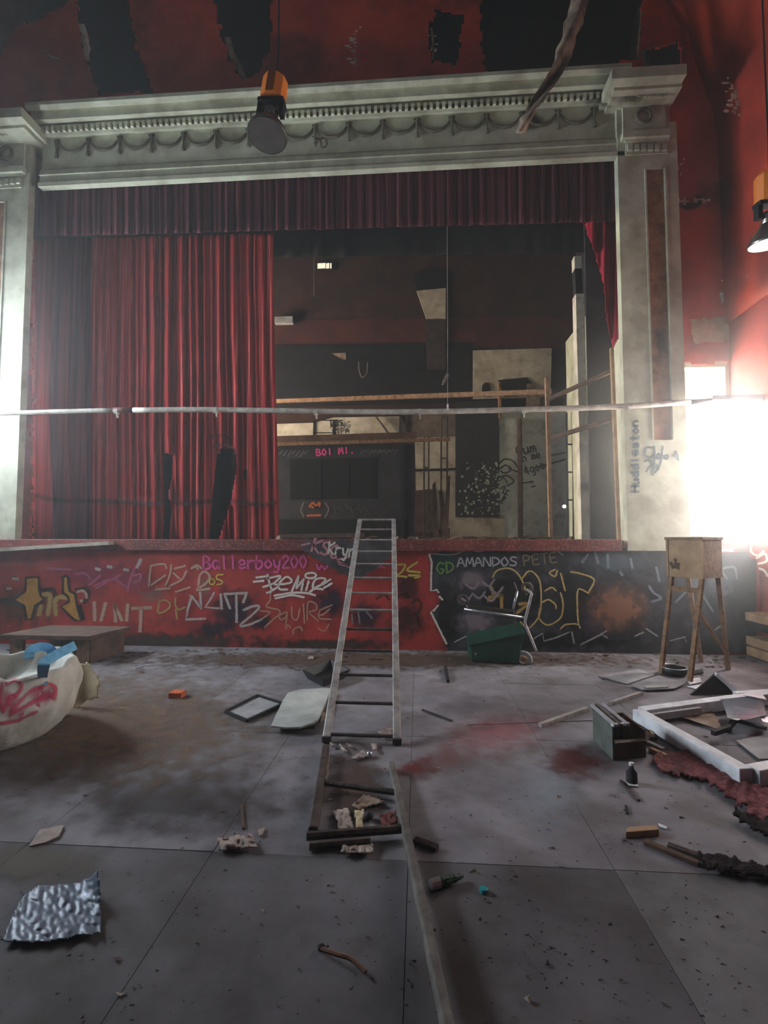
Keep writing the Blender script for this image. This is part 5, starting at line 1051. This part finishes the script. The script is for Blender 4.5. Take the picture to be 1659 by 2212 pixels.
# foil sheet in front
fpoly = [(8, 2032), (22, 1990), (52, 1936), (84, 1914), (120, 1912), (170, 1908), (196, 1895), (212, 1878), (216, 1930), (218, 2016), (170, 2022), (130, 2028), (76, 2037)]
def ff(x, y):
    k = max(0, (x-165)/50)*max(0, (1990-y)/110); z = .012+.011*abs(noise.noise((x*.04, y*.04, 2)))+.004*noise.noise((x*.09, y*.09, 5))+.10*k*k
    return PZ(x, y, max(.008, z))
solid(add('plastic_film', patch(fpoly, 3, ff, 3), M_FOIL, label='crumpled silvery plastic film lying alone on the dark floor', cat='film', smooth=True), .003)
flat('paper_sheet', [(62, 1830), (86, 1794), (138, 1784), (128, 1808), (98, 1822)], .006, M_PAPER, 'grey paper sheet lying behind the silvery film', 'paper')
tn = solid(add('torn_card', patch([(470, 1812), (512, 1806), (544, 1802), (550, 1820), (556, 1828), (512, 1832), (474, 1836)], 3, lambda x, y: PZ(x, y, .02+.015*noise.noise((x*.1, y*.1, 0))), 3), M_PAPER, label='torn pinkish card left of the broken ladder', cat='card'), .006)
flat('torn_card', [(556, 1796), (572, 1788), (568, 1804), (560, 1808)], .006, M_PAPER, 'small upright torn card scrap beside the pinkish card', 'card')
# papers under the ladder
PP = [([(716, 1752), (752, 1746), (764, 1790), (732, 1794), (730, 1775)], 'curled pale paper above the bottom dark rung'), ([(740, 1822), (804, 1818), (806, 1842), (736, 1842)], 'pale card sheet in front of the lowest dark rung'), ([(760, 1740), (788, 1715), (832, 1732), (800, 1740), (776, 1750)], 'brown wedge of card between the broken ladder rungs'),
      ([(766, 1752), (786, 1748), (782, 1792), (770, 1790)], 'brown strip of card beside the curled pale paper'), ([(756, 1640), (784, 1620), (796, 1634), (764, 1640)], 'white folded paper below the ladder foot'), ([(814, 1580), (848, 1570), (842, 1594), (830, 1596)], 'white torn paper beside the right ladder foot'),
      ([(802, 1606), (814, 1606), (812, 1624), (804, 1618)], 'tiny white paper near the folded white paper'), ([(712, 1604), (722, 1606), (726, 1612), (716, 1612)], 'small pink chip left under the lowest ladder rung'), ([(730, 1604), (744, 1616), (750, 1624), (740, 1622)], 'long pink chip under the lowest ladder rung'), ([(748, 1606), (760, 1610), (764, 1614), (754, 1614)], 'short pink chip under the lowest ladder rung'),
      ([(700, 1624), (712, 1626), (708, 1684), (700, 1680)], 'narrow pale strip along the short dark rail'), ([(820, 1760), (856, 1752), (858, 1778), (826, 1786)], 'dull red card next to the long rail'), ([(690, 1528), (706, 1532), (700, 1558), (692, 1560)], 'white sliver between the pale board and ladder rail'), ([(665, 1418), (678, 1417), (678, 1424), (666, 1424)], 'small white chip near the stage base above the tray')]
for i, (p, lab) in enumerate(PP):
    m_ = M_PAPER if i not in (3, 2, 11) else (M_CARD if i == 3 else M_TORN if i == 2 else mat('dull_red_card', (120, 62, 58), (90, 46, 44)))
    cx_ = sum(q[0] for q in p)/len(p)
    o = add('paper_scrap', patch(p, 3, lambda x, y: PZ(x, y, .012+.02*abs(noise.noise((x*.08, y*.08, i)))), 1), m_, label=lab, cat='paper', group='paper scraps round the ladders', smooth=True); solid(o, .004)
add('glass_bead', lathe([(0, 0), (.015, .004), (.02, .018), (.012, .03), (0, .033)], PZ(798, 1634), n=10), M_STEEL, label='tiny shiny bead beside the folded white paper', cat='bead', smooth=True)
add('glass_bead', lathe([(0, 0), (.02, .005), (.026, .02), (.014, .035), (0, .04)], PZ(796, 1770), n=10), M_CHAR, label='dark round cap between the broken ladder rungs', cat='cap', smooth=True)
# teal cap, crushed can, bent stick
add('teal_disc', lathe([(0, 0), (.017, 0), (.0175, .006), (.017, .012), (.014, .014), (0, .014)], PZ(1045, 1926), n=18), M_TEAL, label='round teal bottle cap on the dusty floor', cat='cap', smooth=False)
cn = thing('crushed_can', 'crushed green and silver can lying right of the long rail', 'can', PZ(960, 1902))
cl_ = [PZ(950, 1906, .018), PZ(975, 1899, .02), PZ(1000, 1892, .014)]
cbd = add('can_body', tube(smoothpath(cl_, 4), [.02, .017, .021, .018, .015, .016, .012, .010, .006], 9), mat('dull_green_can', (56, 78, 60), (36, 52, 42), .4, 20, .3, metal=.4), cn); add('can_end', tube([PZ(930, 1912, .02), PZ(950, 1906, .02)], [.02, .02], 10), M_STEEL, cbd)
add('bent_stick', tube(smoothpath([PZ(694, 2050, .015), PZ(730, 2062, .02), PZ(760, 2072, .018), PZ(790, 2100, .01)], 5), .007, 6), mat('brown_twig', (110, 76, 58), (76, 52, 42)), label='thin bent brown twig lying on the dark near floor', cat='twig')
add('twig_knot', lathe([(0, 0), (.012, .003), (.014, .012), (0, .02)], PZ(694, 2052), n=8), M_CHARB, label='small black lump at the end of the bent twig', cat='lump')
for i, (x, y, lab) in enumerate([(255, 2070, 'tiny pale chip below the silvery film'), (257, 2150, 'tiny pale chip lowest on the dark floor'), (1134, 2164, 'tiny dark pebble with a pale top on the near floor'), (283, 1770, 'tiny dark and white chip above the torn pinkish card'), (186, 1720, 'dark brown chip on the bare floor below the sack')]):
    c = PZ(x, y); r = .014
    V = [c+Vector((random.uniform(-r, r)*1.5, random.uniform(-r, r), random.uniform(.001, r))) for _ in range(6)]
    V[0].z = .001; V[1].z = .001
    add('floor_chip', (V, [(0, 1, 2), (0, 2, 3), (0, 3, 4), (0, 4, 5), (0, 5, 1), (1, 2, 5), (2, 3, 4), (2, 4, 5)]), M_PAPER if i < 4 else M_WOODD, label=lab, cat='chip')
# plank ends stacked by the side wall
for i, (z, ww_, m_) in enumerate([(0.02, .22, M_WOODP), (.14, .20, M_WOODP), (.33, .05, M_CHARB), (.42, .20, M_WOODP)]):
    bevel(add('stacked_plank', box(XR+.012-.24, XR-.012, -.55, -.035, z, z+.1), m_, label=['lowest pale plank stacked at the side wall foot', 'second pale plank up in the stack at the side wall', 'black plank in the stack at the side wall foot', 'topmost pale plank stacked at the side wall foot'][i], cat='plank', group='planks at the side wall'), .004)
# white dusty plank in front of the stage lip, entered as fixed trim
add('lip_plank', beam(PY(-140, 1196, -.13), PY(240, 1173, -.13), .12, .045), M_WHITEW, kind='structure')
# fine litter: too small and too many to tell apart
def litter(n, m, name, rng, zone):
    L = []
    for _ in range(n):
        x, y = zone(); p = PZ(x, y, 0); r = random.uniform(*rng)
        if not (XL+.1 < p.x < XR-.1 and -6 < p.y < -.05): continue
        V = [p+Vector((random.uniform(-r, r)*1.5, random.uniform(-r, r), .001+random.uniform(0, r*.7))) for _ in range(5)]
        L.append((V, [(0, 1, 2), (0, 2, 3), (0, 3, 4), (0, 4, 1), (1, 2, 3), (1, 3, 4)]))
    return add(name, join(*L), m, kind='stuff', label='%s scattered over the hall floor' % name.replace('_', ' '), cat='litter')
litter(900, mat('grit_grey', (72, 68, 68), (50, 46, 46)), 'dark_grit', (.002, .008), lambda: (random.uniform(0, 1659), random.uniform(1420, 2212)))
litter(160, M_CHARB, 'black_crumbs', (.003, .009), lambda: (random.gauss(1150, 260), random.uniform(1700, 2150)))
litter(420, M_WOODD, 'brown_rubble', (.008, .04), lambda: (random.uniform(0, 1640), min(1500, 1404+abs(random.gauss(0, 22)))))
litter(260, M_TORN, 'pale_crumbs', (.004, .016), lambda: (random.uniform(0, 1659), min(2100, 1404+abs(random.gauss(0, 180)))))
# ================================================================== added haze in the hall, standing in for lens glare at the windows
m = bpy.data.materials.new('glare_air'); m.use_nodes = True; nt = m.node_tree
nt.nodes.remove(nt.nodes['Principled BSDF'])
vs = nd(nt, 'ShaderNodeVolumeScatter'); vs.inputs['Density'].default_value = HAZE; vs.inputs['Anisotropy'].default_value = .45
nt.links.new(vs.outputs[0], nt.nodes['Material Output'].inputs['Volume'])
geo = nd(nt, 'ShaderNodeNewGeometry'); acc = None
for c, rad_, k in (((XR-.1, .0, 2.1), 3.0, HAZE_RIGHT), ((XL+.1, -.3, 3.6), 3.0, HAZE_LEFT)):
    ds = nd(nt, 'ShaderNodeVectorMath', operation='DISTANCE'); ds.inputs[1].default_value = c; nt.links.new(geo.outputs['Position'], ds.inputs[0])
    mr = nd(nt, 'ShaderNodeMapRange', interpolation_type='SMOOTHSTEP'); mr.inputs[1].default_value = rad_; mr.inputs[2].default_value = 0.0; mr.inputs[3].default_value = 0.0; mr.inputs[4].default_value = k
    nt.links.new(ds.outputs['Value'], mr.inputs[0])
    ad = nd(nt, 'ShaderNodeMath', operation='ADD'); nt.links.new(mr.outputs[0], ad.inputs[0])
    if acc is None: ad.inputs[1].default_value = HAZE
    else: nt.links.new(acc, ad.inputs[1])
    acc = ad.outputs[0]
nt.links.new(acc, vs.inputs['Density'])
add('glare_haze', box(XL+.02, XR-.003, -6.9, YL-.06, .02, 7.0), m, kind='stuff', label='thin added haze imitating lens glare round the windows', cat='haze')
